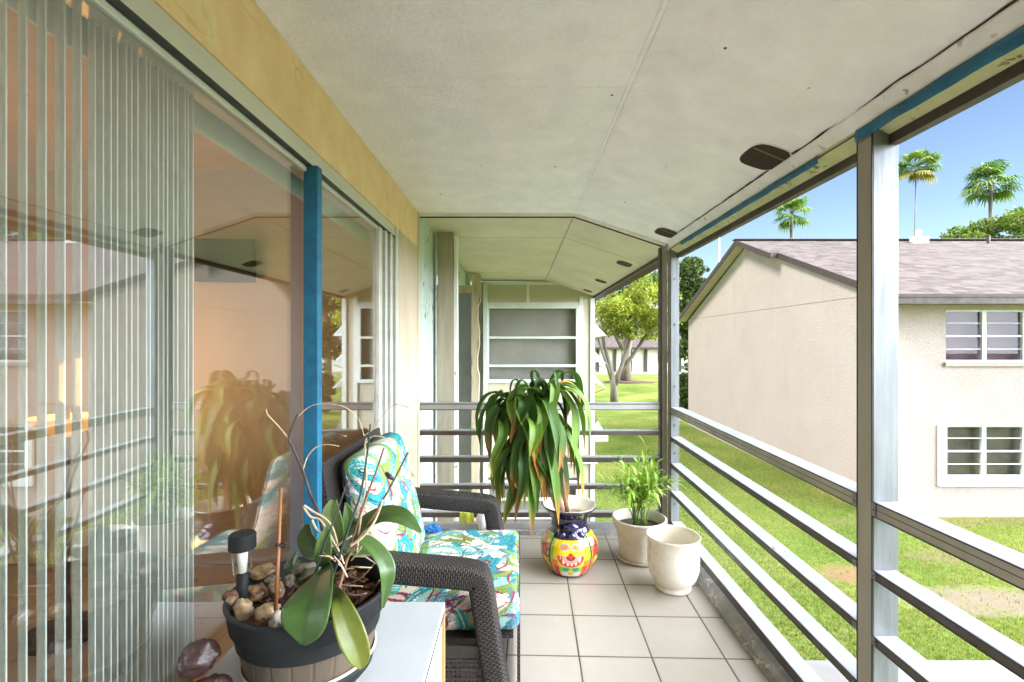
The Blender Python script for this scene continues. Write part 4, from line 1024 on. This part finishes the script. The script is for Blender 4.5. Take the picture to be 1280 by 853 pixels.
# the two-lobed leaf hanging over the front rim
oleaf([at(408,706,1.10), at(398,725,1.03), at(386,755,.965), at(381,785,.945), at(379,806,.945)], [.010,.036,.050,.042,.006], (-.1,-.85,.35), g1, (.05,.11,.02), .10)
oleaf([at(416,735,1.04), at(424,752,.97), at(438,790,.945), at(450,822,.94), at(452,836,.94)], [.006,.017,.026,.020,.003], (.35,-.85,.25), (.09,.13,.018), (.16,.18,.02), .14)
oleaf([at(430,690,1.12), at(452,658,1.13), at(480,644,1.13), at(505,648,1.12), at(527,666,1.11)], [.010,.020,.026,.022,.003], (.1,-.45,.9), g2, (.05,.10,.02), .12)
oleaf([at(445,672,1.13), at(462,680,1.13), at(479,700,1.12), at(484,722,1.11), at(478,760,1.12)], [.008,.016,.020,.018,.004], (.55,-.6,.5), g2, g1, .16)
oleaf([at(402,708,1.10), at(404,695,1.08), at(406,676,1.075), at(409,658,1.08)], [.010,.018,.016,.003], (.1,-1,.1), g1, (.11,.19,.05), .2)
oleaf([at(404,690,1.15), at(392,690,1.17), at(384,672,1.18), at(386,655,1.18)], [.008,.020,.024,.006], (-.2,-.9,.3), (.04,.085,.018), g1, .15)
oleaf([at(424,690,1.14), at(420,668,1.14), at(414,645,1.14), at(417,625,1.15)], [.008,.020,.024,.008], (.1,-1,.2), (.09,.15,.03), (.12,.19,.05), .18)
oleaf([at(430,690,1.15), at(434,668,1.15), at(436,648,1.15), at(432,628,1.15)], [.006,.013,.015,.002], (.3,-.95,.1), g1, g2, .2)
oleaf([at(424,700,1.16), at(440,690,1.2), at(470,690,1.24), at(492,712,1.27)], [.008,.018,.018,.003], (0,-.5,.8), (.04,.08,.016), g1, .15)
oleaf([at(398,712,1.14), at(375,720,1.19), at(366,706,1.22), at(372,690,1.24)], [.008,.020,.020,.004], (-.4,-.5,.8), (.04,.08,.016), g1, .15)
def ostem(name, pxs, rad, m_, Y=1.12, n_=6):
    pts = [at(p[0], p[1], p[2] if len(p) > 2 else Y) for p in pxs]; L = len(pts); out = []
    for i in range(L-1):
        p0, p1, p2, p3 = pts[max(i-1,0)], pts[i], pts[i+1], pts[min(i+2,L-1)]
        for k in range(n_):
            t = k/n_; out.append(.5*((2*p1)+(p2-p0)*t+(2*p0-5*p1+4*p2-p3)*t*t+(3*p1-p0-3*p2+p3)*t**3))
    out.append(pts[-1]); k = len(out)
    rs_ = [rad*(1.15-.45*i/k)*(1+.10*mnoise.noise(Vector((i*.9, rad*500, pxs[0][0])))) for i in range(k)]
    return MB().tube(out, rs_, 8).build(name, m_, och, smooth=True)
ostem('flower_stem', [(410,712,1.12),(400,648,1.10),(388,618),(379,590),(366,560),(361,549),(366,532),(372,518)], .0032, M['stem_maroon'])
ostem('flower_stem', [(372,521),(388,508),(405,505),(425,507),(440,515),(450,528),(455,545)], .0011, M['root'])
ostem('flower_stem', [(361,549),(348,533),(335,519),(333,512)], .0015, M['root'])
ostem('flower_stem', [(378,590),(384,572),(394,560),(408,556),(424,558)], .0013, M['root'])
ostem('flower_stem', [(455,545),(468,535),(482,515),(495,506),(512,510)], .0012, M['root'], 1.14)
ostem('flower_stem', [(456,556),(465,546),(480,547),(496,556),(503,562)], .0013, M['root'], 1.12)
ostem('flower_stem', [(446,690,1.12),(452,640),(458,600),(456,560),(458,548)], .0022, M['root'])
ostem('flower_stem', [(430,720,1.12),(436,690),(455,630),(470,590),(480,560)], .0030, M['stem_brown'])
ostem('flower_stem', [(424,735,1.08),(438,690),(470,640),(490,605),(510,566)], .0032, M['stem_brown'])
ostem('flower_stem', [(438,682,1.09),(452,672,1.09),(466,655,1.09),(474,638,1.09),(478,625,1.09)], .0034, M['root'])
ostem('stake', [(413,730,1.08),(436,660,1.08),(450,620,1.09),(458,575,1.10),(463,531,1.10)], .0028, M['stem_dark'])
ostem('stake', [(394,716,1.07),(410,670,1.07),(424,632,1.08),(436,598,1.09)], .0022, M['stem_dark'])
a = at(453, 588, 1.085); MB().tube([a+Vector((.007*math.cos(t), -.004, .004*math.sin(t))) for t in np.linspace(0, 6.28, 14)], .0013, 6).build('clip', M['black'], och, smooth=True)
MB().tube([at(482,591,1.08), at(487,596,1.08), at(493,600,1.08)], [.004,.0055,.003], 8).build('clip', M['black'], och, smooth=True)
for q in ([(379,633),(388,646),(400,650),(412,668),(420,684)], [(380,632),(392,640),(406,648),(416,660),(422,680)], [(390,650),(396,662),(408,672),(416,684)], [(420,684),(430,676),(440,670)], [(412,668),(424,690),(430,705)]):
    ostem('aerial_root', q, .0024, M['root'], 1.09)
rk = random.Random(5)
for i in range(16):
    a = at(rk.uniform(415,450), rk.uniform(690,745), rk.uniform(1.07,1.16)); b = a+Vector((rk.uniform(-.05,.07), rk.uniform(-.03,.03), rk.uniform(-.03,.06)))
    MB().tube([a, a.lerp(b,.5)+Vector((0,0,rk.uniform(-.01,.01))), b], [.002,.002,.001], 6).build('aerial_root', M['root'] if i % 3 else M['stem_brown'], och, smooth=True)
m = MB(); c = at(513,594,1.12)
for k in range(5):
    a = k*1.256; d = Vector((math.cos(a), -.3, math.sin(a)))*.012; m.add([c, c+d*.6+Vector((-d.z,0,d.x))*.5, c+d, c+d*.6-Vector((-d.z,0,d.x))*.5], [(0,1,2,3)])
m.build('faded_flower', M['petal'], och, solid=.001)
ostem('flower_stem', [(478,625),(492,606),(505,600),(513,596),(514,606),(519,613)], .0008, M['root'])

# stacked dark rocks
rkx = thing('rock_stack', (-.625, .95, .652), 'dark red rocks stacked on the cabinet beside the blinds', 'ornament')
def rock(px, py, Y, rad, sd_, z=None):
    c = at(px, py, Y)
    return MB().blob(c, rad, sd_, .35, 1.5, 14, .4).build('rock', M['lava'], rkx, smooth=True)
rock(248, 822, .96, (.036,.030,.029), 3); rock(262, 868, .95, (.040,.034,.032), 5); rock(256, 895, .95, (.046,.040,.028), 8)

# ------------------------------------------------------------------ printed cushions
AQ = np.array((.30,.50,.43)); CR = np.array((.68,.56,.43)); TQ = np.array((.01,.24,.25)); NV = np.array((.02,.09,.20)); GR = np.array((.16,.26,.06)); MGN = np.array((.22,.02,.055)); WH = np.array((.78,.84,.78)); OL = np.array((.40,.38,.10)); TL2 = np.array((.04,.35,.33))
def floral(U, V, seed):
    r = np.random.RandomState(seed); U = np.asarray(U); V = np.asarray(V)
    nz = np.array([mnoise.noise(Vector((u*7, v*7, seed))) for u, v in zip(U, V)])
    C = np.where((nz > .02)[:,None], CR, AQ)*1.0
    edge = np.abs(nz-.02) < .03; C[edge] = WH
    u0, u1, v0, v1 = U.min(), U.max(), V.min(), V.max()
    area = (u1-u0)*(v1-v0); n_ = int(area/.0020)
    for i in range(n_):
        cu, cv = u0+(u1-u0)*r.rand(), v0+(v1-v0)*r.rand(); a = r.rand()*6.283; kind = r.choice(6, p=[.16,.20,.16,.18,.18,.12])
        L = (.075 if kind != 4 else .05)*(.7+.7*r.rand()); W = L*(.26, .20, .30, .10, .5, .16)[kind]
        x = (U-cu)*math.cos(a)+(V-cv)*math.sin(a); y = -(U-cu)*math.sin(a)+(V-cv)*math.cos(a)+x*x*(r.rand()-.5)*16
        t = (x+L)/(2*L); ins = (t > 0)&(t < 1); wd = W*np.sin(np.pi*np.clip(t, 0, 1))**.7
        if kind == 0:      # teal palm leaf with cut fingers
            m_ = ins&(np.abs(y) < wd*(.75+.35*np.sin(x*520))); C[m_] = TQ if r.rand() < .5 else TL2; C[ins&(np.abs(y) < .0012)] = WH
        elif kind == 1:    # green blade
            m_ = ins&(np.abs(y) < wd); C[m_] = GR*(.7+.7*r.rand()); C[m_&(np.abs(y) < .001)] = OL
        elif kind == 2:    # navy outlined leaf
            m_ = ins&(np.abs(y) < wd); C[m_] = TL2; v_ = m_&((np.abs(y) > wd-.0025)|(np.abs(y) < .0015)|(np.sin((x+np.abs(y)*1.2)*420) > .55)); C[v_] = NV
        elif kind == 3:    # magenta stalk
            m_ = ins&(np.abs(y) < wd*.8); C[m_] = MGN*(.8+.6*r.rand())
        elif kind == 4:    # cream blossom with rays
            rr_ = np.sqrt(x*x+y*y); th = np.arctan2(y, x); m_ = rr_ < L*.62*(.7+.3*np.abs(np.cos(th*2.5))); C[m_] = CR*.98+.1; C[m_&(np.abs(np.sin(th*2.5)) < .14)] = MGN*1.5
        else:
            m_ = ins&(np.abs(y) < wd*(.6+.5*np.sin(x*700))); C[m_] = np.array((.10,.18,.26))
    C = C*.80+.04*C.mean(1, keepdims=True); return np.clip(C, 0, 1)
def cushion(name, parent, c, ex, ey, ez, sx, sy, sz, seed, r_=.03, puff=.02, uvs=(.9,.9)):
    # superellipsoid-ish box cushion: c centre, e* axes (unit vectors), s* half sizes
    c = Vector(c); ex = Vector(ex); ey = Vector(ey); ez = Vector(ez)
    N = 150; vs_ = []; U = []; V = []; fs = []
    def face(fu, fv, fw, su, sv, sw, sign, N1, N2):
        o = len(vs_)
        for j in range(N2+1):
            for i in range(N1+1):
                u, v = (2*i/N1-1), (2*j/N2-1)
                p = Vector((0,0,0)); q = [u*su, v*sv, sign*sw]
                loc = {fu: q[0], fv: q[1], fw: q[2]}
                P = Vector((loc['x'], loc['y'], loc['z']))
                inner = Vector((max(-sx+r_, min(sx-r_, P.x)), max(-sy+r_, min(sy-r_, P.y)), max(-sz+r_, min(sz-r_, P.z))))
                d = P-inner
                if d.length > 1e-6: P = inner+d.normalized()*r_
                k = (1-(P.x/sx)**2)*(1-(P.y/sy)**2)
                P.z += math.copysign(puff*max(k, 0)**.5, P.z) if abs(P.z) > .5*sz else P.z/sz*puff*max(k,0)**.5
                P.z += .004*mnoise.noise(Vector((P.x*14, P.y*14, seed)))
                vs_.append(c+ex*P.x+ey*P.y+ez*P.z); U.append(P.x-P.z*.9); V.append(P.y+P.z*.9)
        w_ = N1+1
        for j in range(N2):
            for i in range(N1):
                q = (o+j*w_+i, o+j*w_+i+1, o+(j+1)*w_+i+1, o+(j+1)*w_+i); fs.append(q if sign > 0 else q[::-1])
    d_ = .0036
    nx, ny, nz_ = int(2*sx/d_), int(2*sy/d_), int(2*sz/d_)
    for sg in (1, -1):
        face('x','y','z', sx, sy, sz, sg, nx, ny); face('y','z','x', sy, sz, sx, sg, ny, nz_); face('z','x','y', sz, sx, sy, sg, nz_, nx)
    C = floral(U, V, seed); m = MB(); m.add(vs_, fs, list(C))
    return m.build(name, M['fabric'], parent, smooth=True)

# ------------------------------------------------------------------ wicker armchair
ch = thing('wicker_armchair', (-.36, 2.2, 0), 'dark brown wicker armchair with tropical print cushions beside the glass door', 'armchair')
def sweep(path, ya, yb, th, name, smooth=True):
    # band of thickness th (below the path) spanning ya..yb in Y, path in X-Z; rounded corners; UV in metres
    P = [Vector((p[0], 0, p[1])) for p in path]; L = len(P); out = []
    for i in range(L-1):
        p0, p1, p2, p3 = P[max(i-1,0)], P[i], P[i+1], P[min(i+2,L-1)]
        for k in range(8):
            t = k/8; out.append(.5*((2*p1)+(p2-p0)*t+(2*p0-5*p1+4*p2-p3)*t*t+(3*p1-p0-3*p2+p3)*t**3))
    out.append(P[-1]); n_ = len(out); rc = .018
    prof = []; W = yb-ya
    def arc(cx, cy, a0): return [(cx+rc*math.cos(a0+k*math.pi/8), cy+rc*math.sin(a0+k*math.pi/8)) for k in range(5)]
    prof = arc(W-rc, -rc, 0)+arc(rc, -rc, math.pi/2)+arc(rc, -th+rc, math.pi)+arc(W-rc, -th+rc, 1.5*math.pi)
    prof.append(prof[0]); per = [0]
    for a, b in zip(prof, prof[1:]): per.append(per[-1]+math.dist(a, b))
    m = MB(); vs_ = []; uv = []; s_ = 0
    for i, p in enumerate(out):
        t = (out[min(i+1,n_-1)]-out[max(i-1,0)]).normalized(); nn = Vector((-t.z, 0, t.x))
        if nn.z < 0 and abs(t.x) > .5: nn = -nn
        if i: s_ += (p-out[i-1]).length
        for k, (a, b) in enumerate(prof): vs_.append(Vector((0, ya+a, 0))+p+nn*b); uv.append((per[k], s_))
    w_ = len(prof)
    fs = [(i*w_+k, i*w_+k+1, (i+1)*w_+k+1, (i+1)*w_+k) for i in range(n_-1) for k in range(w_-1)]
    fs.append(tuple(range(w_-1))[::-1]); fs.append(tuple((n_-1)*w_+k for k in range(w_-1)))
    m.add(vs_, fs, None, uv)
    return m.build(name, M['wicker'], ch, smooth=True)
armp = [(-.70,.655), (-.60,.640), (-.42,.622), (-.24,.606), (-.150,.592), (-.108,.560), (-.088,.47), (-.062,.30), (-.03,.12), (-.012,.0)]
A0, A1, A2, A3 = 1.745, 1.855, 2.535, 2.640
sweep(armp, A0, A1, .085, 'armrest'); sweep(armp, A2, A3, .085, 'armrest')
# back legs
for (a, b) in ((A0+.01, A0+.07), (A3-.07, A3-.01)): bx(-.715, -.655, a, b, 0, .58).build('leg', M['wicker_strip'], ch, bevel=.01)
# woven seat box: front panel, side panels as open lattice
def wpanel(name, o, eu, ev, lu, lv, th=.012):
    o = Vector(o); eu = Vector(eu); ev = Vector(ev); nn = eu.cross(ev)
    m = MB(); q = [o, o+eu*lu, o+eu*lu+ev*lv, o+ev*lv]
    vs_ = q+[p+nn*th for p in q]
    for f in [(0,3,2,1),(4,5,6,7),(0,1,5,4),(1,2,6,5),(2,3,7,6),(3,0,4,7)]:
        pts = [vs_[i] for i in f]; m.add(pts, [(0,1,2,3)], None, [((p-o).dot(eu), (p-o).dot(ev)+(p-o).dot(nn)) for p in pts])
    return m.build(name, M['wicker'], ch)
wpanel('front_panel', (-.005, A1, .03), (0,1,0), (0,0,1), A2-A1, .27)
wpanel('seat_deck', (-.68, A1, .285), (1,0,0), (0,1,0), .66, A2-A1)
def lattice(y):
    m = MB(); x0, x1, z0, z1 = -.64, -.095, .05, .295; p = .0165
    k = 0; x = x0
    while x < x1: m.box(x, x+.0085, y, y+.004, z0, z1); x += p
    z = z0; k = 0
    while z < z1: m.box(x0, x1, y-.003+(.004 if k % 2 else 0), y+.001+(.004 if k % 2 else 0), z, z+.010); z += p; k += 1
    m.box(x0, x1, y-.004, y+.008, z1-.03, z1+.012); m.box(x0, x1, y-.004, y+.008, z0-.02, z0+.01); m.box(x1-.02, x1+.02, y-.003, y+.009, z0, z1)
    return m.build('side_lattice', M['wicker_strip'], ch)
lattice(A0+.03); lattice(A3-.04)
# backrest: woven slab leaning back
bq = Vector((-.555, 0, .33)); bt = Vector((-.715, 0, .975)); bu = (bt-bq).normalized(); bn = Vector((bu.z, 0, -bu.x))
def backfn():
    m = MB(); ya, yb = A0+.03, A3-.12
    o = Vector((-.60, ya, .20)); L = .80
    eu = Vector((0,1,0)); ev = bu; nn = -bn
    q = [o, o+eu*(yb-ya), o+eu*(yb-ya)+ev*L, o+ev*L]; 
    q = [Vector((max(p.x, -.722), p.y, p.z)) for p in q]
    vs_ = q+[p+nn*.03 for p in q]; vs_ = [Vector((max(p.x, -.745), p.y, p.z)) for p in vs_]
    for f in [(0,3,2,1),(4,5,6,7),(0,1,5,4),(1,2,6,5),(2,3,7,6),(3,0,4,7)]:
        pts = [vs_[i] for i in f]; m.add(pts, [(0,1,2,3)], None, [((p-o).dot(eu)+(p-o).dot(nn), (p-o).dot(ev)) for p in pts])
    return m.build('backrest', M['wicker'], ch)
backfn()
cushion('seat_cushion', ch, (-.30, (A1+A2)/2, .375), (1,0,0), (0,1,0), (0,0,1), .305, .338, .068, 5, .032, .018)
cushion('back_cushion', ch, (-.575, 2.13, .700), (0,1,0), tuple(bu), tuple(bn), .285, .285, .055, 27, .05, .030)
# piping of the seat cushion front edge
s = MB(); s.tube([(.004, A1+.02, .435), (.006, (A1+A2)/2, .440), (.004, A2-.02, .435)], .003, 6); s.build('piping', M['stem_dark'], ch, smooth=True)
bx(-.17, -.12, A1-.001, A1+.0, .30, .312).build('care_tag', M['black'], ch)

# small litter
m = MB(); c = Vector((-.44, 2.46, .470)); m.blob(c, (.05,.03,.018), 3, .8, 2.5, 10)
tag(m.build('crumpled_tape', M['debris_blue']), 'crumpled blue tape scrap lying on the far side of the seat cushion', 'tape')
c = at(583, 655, 3.52); m = MB(); m.grid(8, 8, lambda u, v: (c.x+(u-.5)*.10, c.y+.045*v+.01*math.sin(u*9), .085+.10*(1-v)+.012*mnoise.noise(Vector((u*5,v*5,1)))))
tag(m.build('cloth_rag', M['debris_yellow'], smooth=True, solid=.004), 'yellow green rag hanging by the bottom back rail', 'rag')
c = at(602, 652, 3.53); m = MB(); m.blob((c.x, c.y, .125), (.035,.03,.075), 8, .5, 2, 10)
tag(m.build('plastic_bag', M['white_plastic'], smooth=True), 'small crumpled white bag beside the yellow green rag', 'bag')
o = bx(-.733, -.705, 3.50, 3.53, .17, .25).build('red_clip', M['red'], bevel=.006); tag(o, 'small red clip at the left end of the back rails', 'clip')

# ------------------------------------------------------------------ painted clay pot with drooping dracaena
TX, TY = .318, 3.03
def tz(th, z, j):
    # colours of the glaze, th measured so that the face looks at the viewer
    a = (th+math.pi/2+.05+math.pi) % (2*math.pi)-math.pi       # 0 = towards the viewer
    K = (.012,.010,.035)
    Yl = (.85,.55,.02); Or = (.80,.20,.02); Rd = (.60,.03,.02); Gn = (.30,.50,.03); Wt = (.85,.78,.70); Bl = (.02,.25,.22); Pk = (.80,.30,.24)
    if z < .012: return K
    s_ = a*.17; zz = z
    if z > .245: return K
    # front panel
    if abs(a) < .80:
        if abs(abs(a)-.77) < .035: return K
        if zz > .225: return K
        if abs(a) > .62: return Gn if zz > .12 else Or
        e = ((abs(s_)-.035)/.020)**2+((zz-.195)/.012)**2
        if e < 1: return Or
        if e < 2.4: return (.30,.34,.38)
        if (s_/.016)**2+((zz-.150)/.018)**2 < 1: return Rd
        if (s_/.026)**2+((zz-.150)/.026)**2 < 1: return (.06,.02,.03) if zz < .15 else Yl
        m_ = (s_/.062)**2+((zz-.142)/.048)**2
        if m_ < 1 and zz < .150:
            if m_ > .62: return (Wt if math.sin(a*46) > .1 else Rd)
            return Pk
        if m_ < 1.5 and zz < .150: return Rd
        if zz < .085:
            if (abs(s_)-.03)**2/.022**2+((zz-.068)/.012)**2 < 1: return Bl
            if (s_/.022)**2+((zz-.045)/.02)**2 < 1: return (.62,.50,.02)
            if abs(s_) > .07: return Rd
            return Wt if zz < .05 else Gn
        if abs(s_) > .075 and zz < .12: return Or
        return Yl
    b = abs(a)
    # side panels of scrolls and flowers
    u = (b-.8)*.17; 
    w1 = mnoise.noise(Vector((u*26*(1 if a > 0 else -1), zz*15, 3)))
    w2 = mnoise.noise(Vector((u*20, zz*22, 9)))
    if abs(w1) < .035: return K
    if (u-.045)**2+(zz-.155)**2 < .0007: return Rd
    if (u-.045)**2+(zz-.155)**2 < .0011: return K
    if (u-.04)**2+(zz-.055)**2 < .0006: return Rd
    if w1 > .2: return Rd if w2 > 0 else Or
    if w1 > 0: return Or
    return Yl if w2 > .1 else Gn
prof = []
pts = [(.105,0),(.118,.006),(.155,.05),(.176,.10),(.182,.145),(.172,.19),(.148,.225),(.124,.252),(.112,.275),(.112,.305),(.126,.335),(.152,.365),(.168,.380),(.171,.388),(.166,.393),(.158,.388),(.135,.36),(.105,.33),(.10,.28)]
for i in range(len(pts)-1):
    (r0, z0), (r1, z1) = pts[i], pts[i+1]; k = max(1, int(math.dist(pts[i], pts[i+1])/.0035))
    for q in range(k): prof.append((r0+(r1-r0)*q/k, z0+(z1-z0)*q/k))
prof.append(pts[-1])
inner0 = next(i for i, p in enumerate(prof) if p == pts[14])
def tcol(th, z, j): return tz(th, z, j) if j < inner0 else (.80,.72,.60)
prof = [(r, z*1.05) for r, z in prof]
def tz105(th, z, j): return tcol(th, z/1.05, j)
tp = thing('painted_pot', (TX, TY, 0), 'round glazed clay pot painted orange and yellow with a grinning face and dark blue neck', 'plant pot')
MB().lathe(TX, TY, prof, 300, lambda th, z: 1+.012*(z < .24)*(abs(math.sin(th*4))**6), tz105).build('pot_body', M['talavera'], tp, smooth=True)
s = MB()
for dx in (-.055, 0, .055): s.blob((TX+dx, TY-.128+abs(dx)*.35, .255), (.03,.02,.022), 2, .1, 1, 10)
s.blob((TX, TY-.112, .30), (.045,.02,.03), 2, .1, 1, 10)
for q in s.v: pass
s.c = {i: (.015,.010,.05) for i in range(len(s.v))}
s.build('relief', M['talavera'], tp, smooth=True)
MB().lathe(TX, TY, [(.10,.300),(.05,.306),(.001,.308)], 32, cap0=False).build('soil', M['dirt'], tp, smooth=True)

dr = thing('dracaena_plant', (TX, TY, .30), 'drooping dracaena with long green strap leaves and orange dead ones in the painted pot', 'plant')
s = MB(); ctop = Vector((.20, 2.92, .98))
b0 = Vector((TX-.03, TY, .29))
tr = [([b0, (.25,2.98,.47), (.17,2.93,.68), (.10,2.91,.88), (.06,2.90,1.07)], [.018,.017,.015,.013,.008]),
      ([b0+Vector((.03,.02,0)), (.28,2.99,.52), (.24,2.95,.75), (.19,2.94,.95), (.17,2.93,1.12)], [.015,.014,.013,.011,.007]),
      ([b0+Vector((-.02,.02,0)), (.20,3.03,.48), (.10,2.99,.70), (.02,2.96,.90), (-.04,2.95,1.06)], [.013,.012,.011,.009,.006])]
for p, r_ in tr: s.tube(p, r_, 9)
s.build('trunk', M['pink_trunk'], dr, smooth=True)
fol = MB(); rl_ = random.Random(17)
def dleaf(base, az, L, w_, rise, reach, col, tip, twist=0):
    # leaf goes out, over, and hangs down
    d = Vector((math.cos(az), math.sin(az), 0)); pts = []
    n_ = 7
    for i in range(n_+1):
        t = i/n_
        out_ = reach*(1-(1-t)**2.2); z = rise*math.sin(min(t*2.3, math.pi)*1.0)*(1-t*.5)-max(0, t-.22)**1.25*(L-.1)*1.35
        wob = .022*math.sin(t*(6+3*math.sin(az*9))+az*5)
        pts.append(base+d*out_+Vector((-d.y, d.x, 0))*(wob+twist*t*t)+Vector((0, 0, z)))
    ws = [w_*x for x in (.25,.55,.85,1.0,1.0,.88,.55,.04)]
    c1 = np.array(col); c2 = np.array(tip)
    def cf(u, v):
        k = max(0, (v-.72)/.28)**1.2; e = mnoise.noise(Vector((u*3+az, v*5, L*9)))*.25
        c = c1*(1-min(1, max(0, k+e*k)))+c2*min(1, max(0, k+e*k))
        return c*(.85+.3*(abs(2*u-1)))*(1+.12*math.sin(u*31))*(1+.25*mnoise.noise(Vector((u*14, v*3, az))))*(.72 if abs(u-.5) < .04 else 1)
    nrm = (d*.8+Vector((0,0,1))).normalized()
    ribbon_leaf(fol, pts, ws, nrm, .30, cf, 12, 4)
GRN = [(.045,.105,.018),(.065,.145,.022),(.032,.080,.016),(.10,.20,.028),(.15,.27,.035)]
tips = [(.10,.17,.03)]*1+[(.38,.34,.05),(.50,.20,.04),(.30,.11,.04)]
heads = [Vector((.06,2.90,1.08)), Vector((.17,2.93,1.13)), Vector((-.04,2.95,1.07)), Vector((.09,2.90,.95)), Vector((.02,2.95,.88)), Vector((.20,2.94,.97))]
for hi, h in enumerate(heads):
    nl = (14, 14, 13, 17, 16, 16)[hi]
    for i in range(nl):
        az = i*2.399+hi*1.1+rl_.uniform(-.3, .3); up = i/nl
        L = rl_.uniform(.26, .48) if hi < 3 else rl_.uniform(.36, .58)
        reach = rl_.uniform(.08, .22)*(1.25 if hi < 3 else 1.0); rise = rl_.uniform(.08,.20)*(.4+up) if hi < 3 else rl_.uniform(.0,.05)
        base = h+Vector((0,0,-.14*(1-up)))
        dleaf(base, az, L, rl_.uniform(.026,.040), rise, reach, rl_.choice(GRN), rl_.choice(tips), rl_.uniform(-.05,.05))
# upright new growth at the crown
for (h, az) in ((heads[1], .3), (heads[1], 2.5), (heads[0], 4.0), (heads[0], 3.3), (heads[1], 5.4)):
    dleaf(h, az, .20, .016, .20, .11, (.05,.12,.025), (.06,.13,.03))
# long named leaves on the two edges and the dead ones, as photographed
for (h, az, L, reach, rise, w_, c, t) in ((heads[2], 3.4, .34, .22, .10, 0.034, GRN[0], GRN[0]), (heads[2], 3.0, .44, .20, .06, 0.037, GRN[1], GRN[2]), (heads[2], 3.7, .50, .16, .03, 0.037, GRN[0], (.28,.12,.04)),
        (heads[1], -.3, .42, .26, .08, 0.040, GRN[1], GRN[3]), (heads[1], .15, .52, .24, .03, 0.034, GRN[3], (.40,.30,.05)), (heads[1], -.6, .50, .20, .02, 0.040, GRN[4], GRN[4]), (heads[1], .5, .28, .25, .10, 0.031, GRN[1], (.06,.10,.02)),
        (heads[5], -1.4, .40, .10, .02, 0.040, (.14,.25,.04), (.14,.25,.04)), (heads[0], -1.8, .36, .12, .05, 0.050, GRN[0], GRN[1]),
        (heads[3], -1.3, .56, .14, .02, 0.028, (.52,.20,.05), (.40,.13,.04)), (heads[3], -2.0, .52, .12, .01, 0.028, (.50,.26,.06), (.45,.15,.04)), (heads[5], -1.0, .50, .12, .02, 0.022, (.60,.36,.20), (.5,.25,.10)),
        (heads[1], -.1, .24, .20, .10, 0.023, (.45,.30,.05), (.60,.16,.05)), (heads[3], -1.6, .62, .13, .01, 0.034, GRN[4], GRN[0])):
    dleaf(h, az, L, w_, rise, reach, c, t)
fol.build('foliage', M['leaf'], dr, smooth=True)

# ------------------------------------------------------------------ white ribbed pot with young palm
AX, AY = .795, 3.19
wp = thing('white_planter', (AX, AY, 0), 'chalky white plastic pot with saucer holding the young palm in the corner', 'plant pot')
MB().lathe(AX, AY, [(.112,.0),(.140,.003),(.150,.022),(.146,.024),(.12,.012)], 64).build('saucer', M['wpot'], wp, smooth=True)
MB().lathe(AX, AY, [(.118,.014),(.124,.03),(.150,.20),(.158,.202),(.160,.212),(.164,.214),(.170,.252),(.176,.256),(.177,.268),(.168,.272),(.162,.266),(.155,.225),(.150,.19)], 96, cap0=False).build('pot_body', M['wpot'], wp, smooth=True, bevel=.001)
MB().lathe(AX, AY, [(.152,.205),(.05,.212),(.001,.214)], 32, cap0=False).build('soil', M['dirt'], wp, smooth=True)
pa = thing('young_palm', (AX, AY, .2), 'young areca palm with bright narrow leaflets in the chalky white pot', 'plant')
m = MB(); st_ = MB(); rp = random.Random(23)
for i in range(22):
    az = rp.uniform(0, 6.28); lean = rp.uniform(.03, .22); H = rp.uniform(.34, .62)*(1-.3*lean/.2*.5)
    b = Vector((AX+rp.uniform(-.04,.05), AY+rp.uniform(-.04,.04), .20)); pts = []
    for k in range(9):
        t = k/8; pts.append(b+Vector((math.cos(az)*lean*t**1.7, math.sin(az)*lean*t**1.7, H*(t-.16*t**3*(lean/.1)))))
    cst = rp.choice([(.20,.30,.05),(.14,.24,.04),(.10,.18,.03)])
    st_.tube(pts, [.005,.0045,.004,.0036,.003,.0026,.0022,.0018,.001], 6, True, cst)
    for k in range(3, 9):
        for sd_ in (-1, 1):
            p = pts[k]; t_ = (pts[k]-pts[k-1]).normalized(); side = t_.cross(Vector((math.sin(az*3+k), math.cos(az*3+k), .2))).normalized()*sd_
            L = rp.uniform(.11, .19)*(1.1-.05*k); d = (side*.75+t_*.9).normalized(); c = np.array(rp.choice([(.22,.38,.04),(.28,.44,.06),(.14,.28,.03),(.38,.50,.10)]))
            q = p+d*L*.5+Vector((0,0,.004)); e = p+d*L+Vector((0,0,-.03*rp.random()-.008)); wv = d.cross(Vector((0,0,1))).normalized()*.010
            m.add([p-wv*.3, p+wv*.3, q+wv, q-wv, e], [(0,1,2,3),(3,2,4)], [c*.9,c*.9,c,c,c*1.1])
m.build('foliage', M['leaf'], pa); st_.build('stems', M['leaf'], pa, smooth=True)

# ------------------------------------------------------------------ empty cream ceramic pot
EX, EY = .895, 2.80
ep = MB().lathe(EX, EY, [(.075,.0),(.098,.002),(.102,.010),(.099,.018),(.096,.026),(.098,.034),(.112,.048),(.130,.075),(.143,.12),(.146,.18),(.143,.24),(.144,.285),(.150,.298),(.152,.305),(.149,.310),(.143,.306),(.137,.285),(.136,.20),(.130,.10),(.09,.05),(.002,.045)], 96)
tag(ep.build('ceramic_pot', M['cpot'], smooth=True), 'empty smooth cream ceramic pot on the tiles nearest the side rails', 'plant pot')
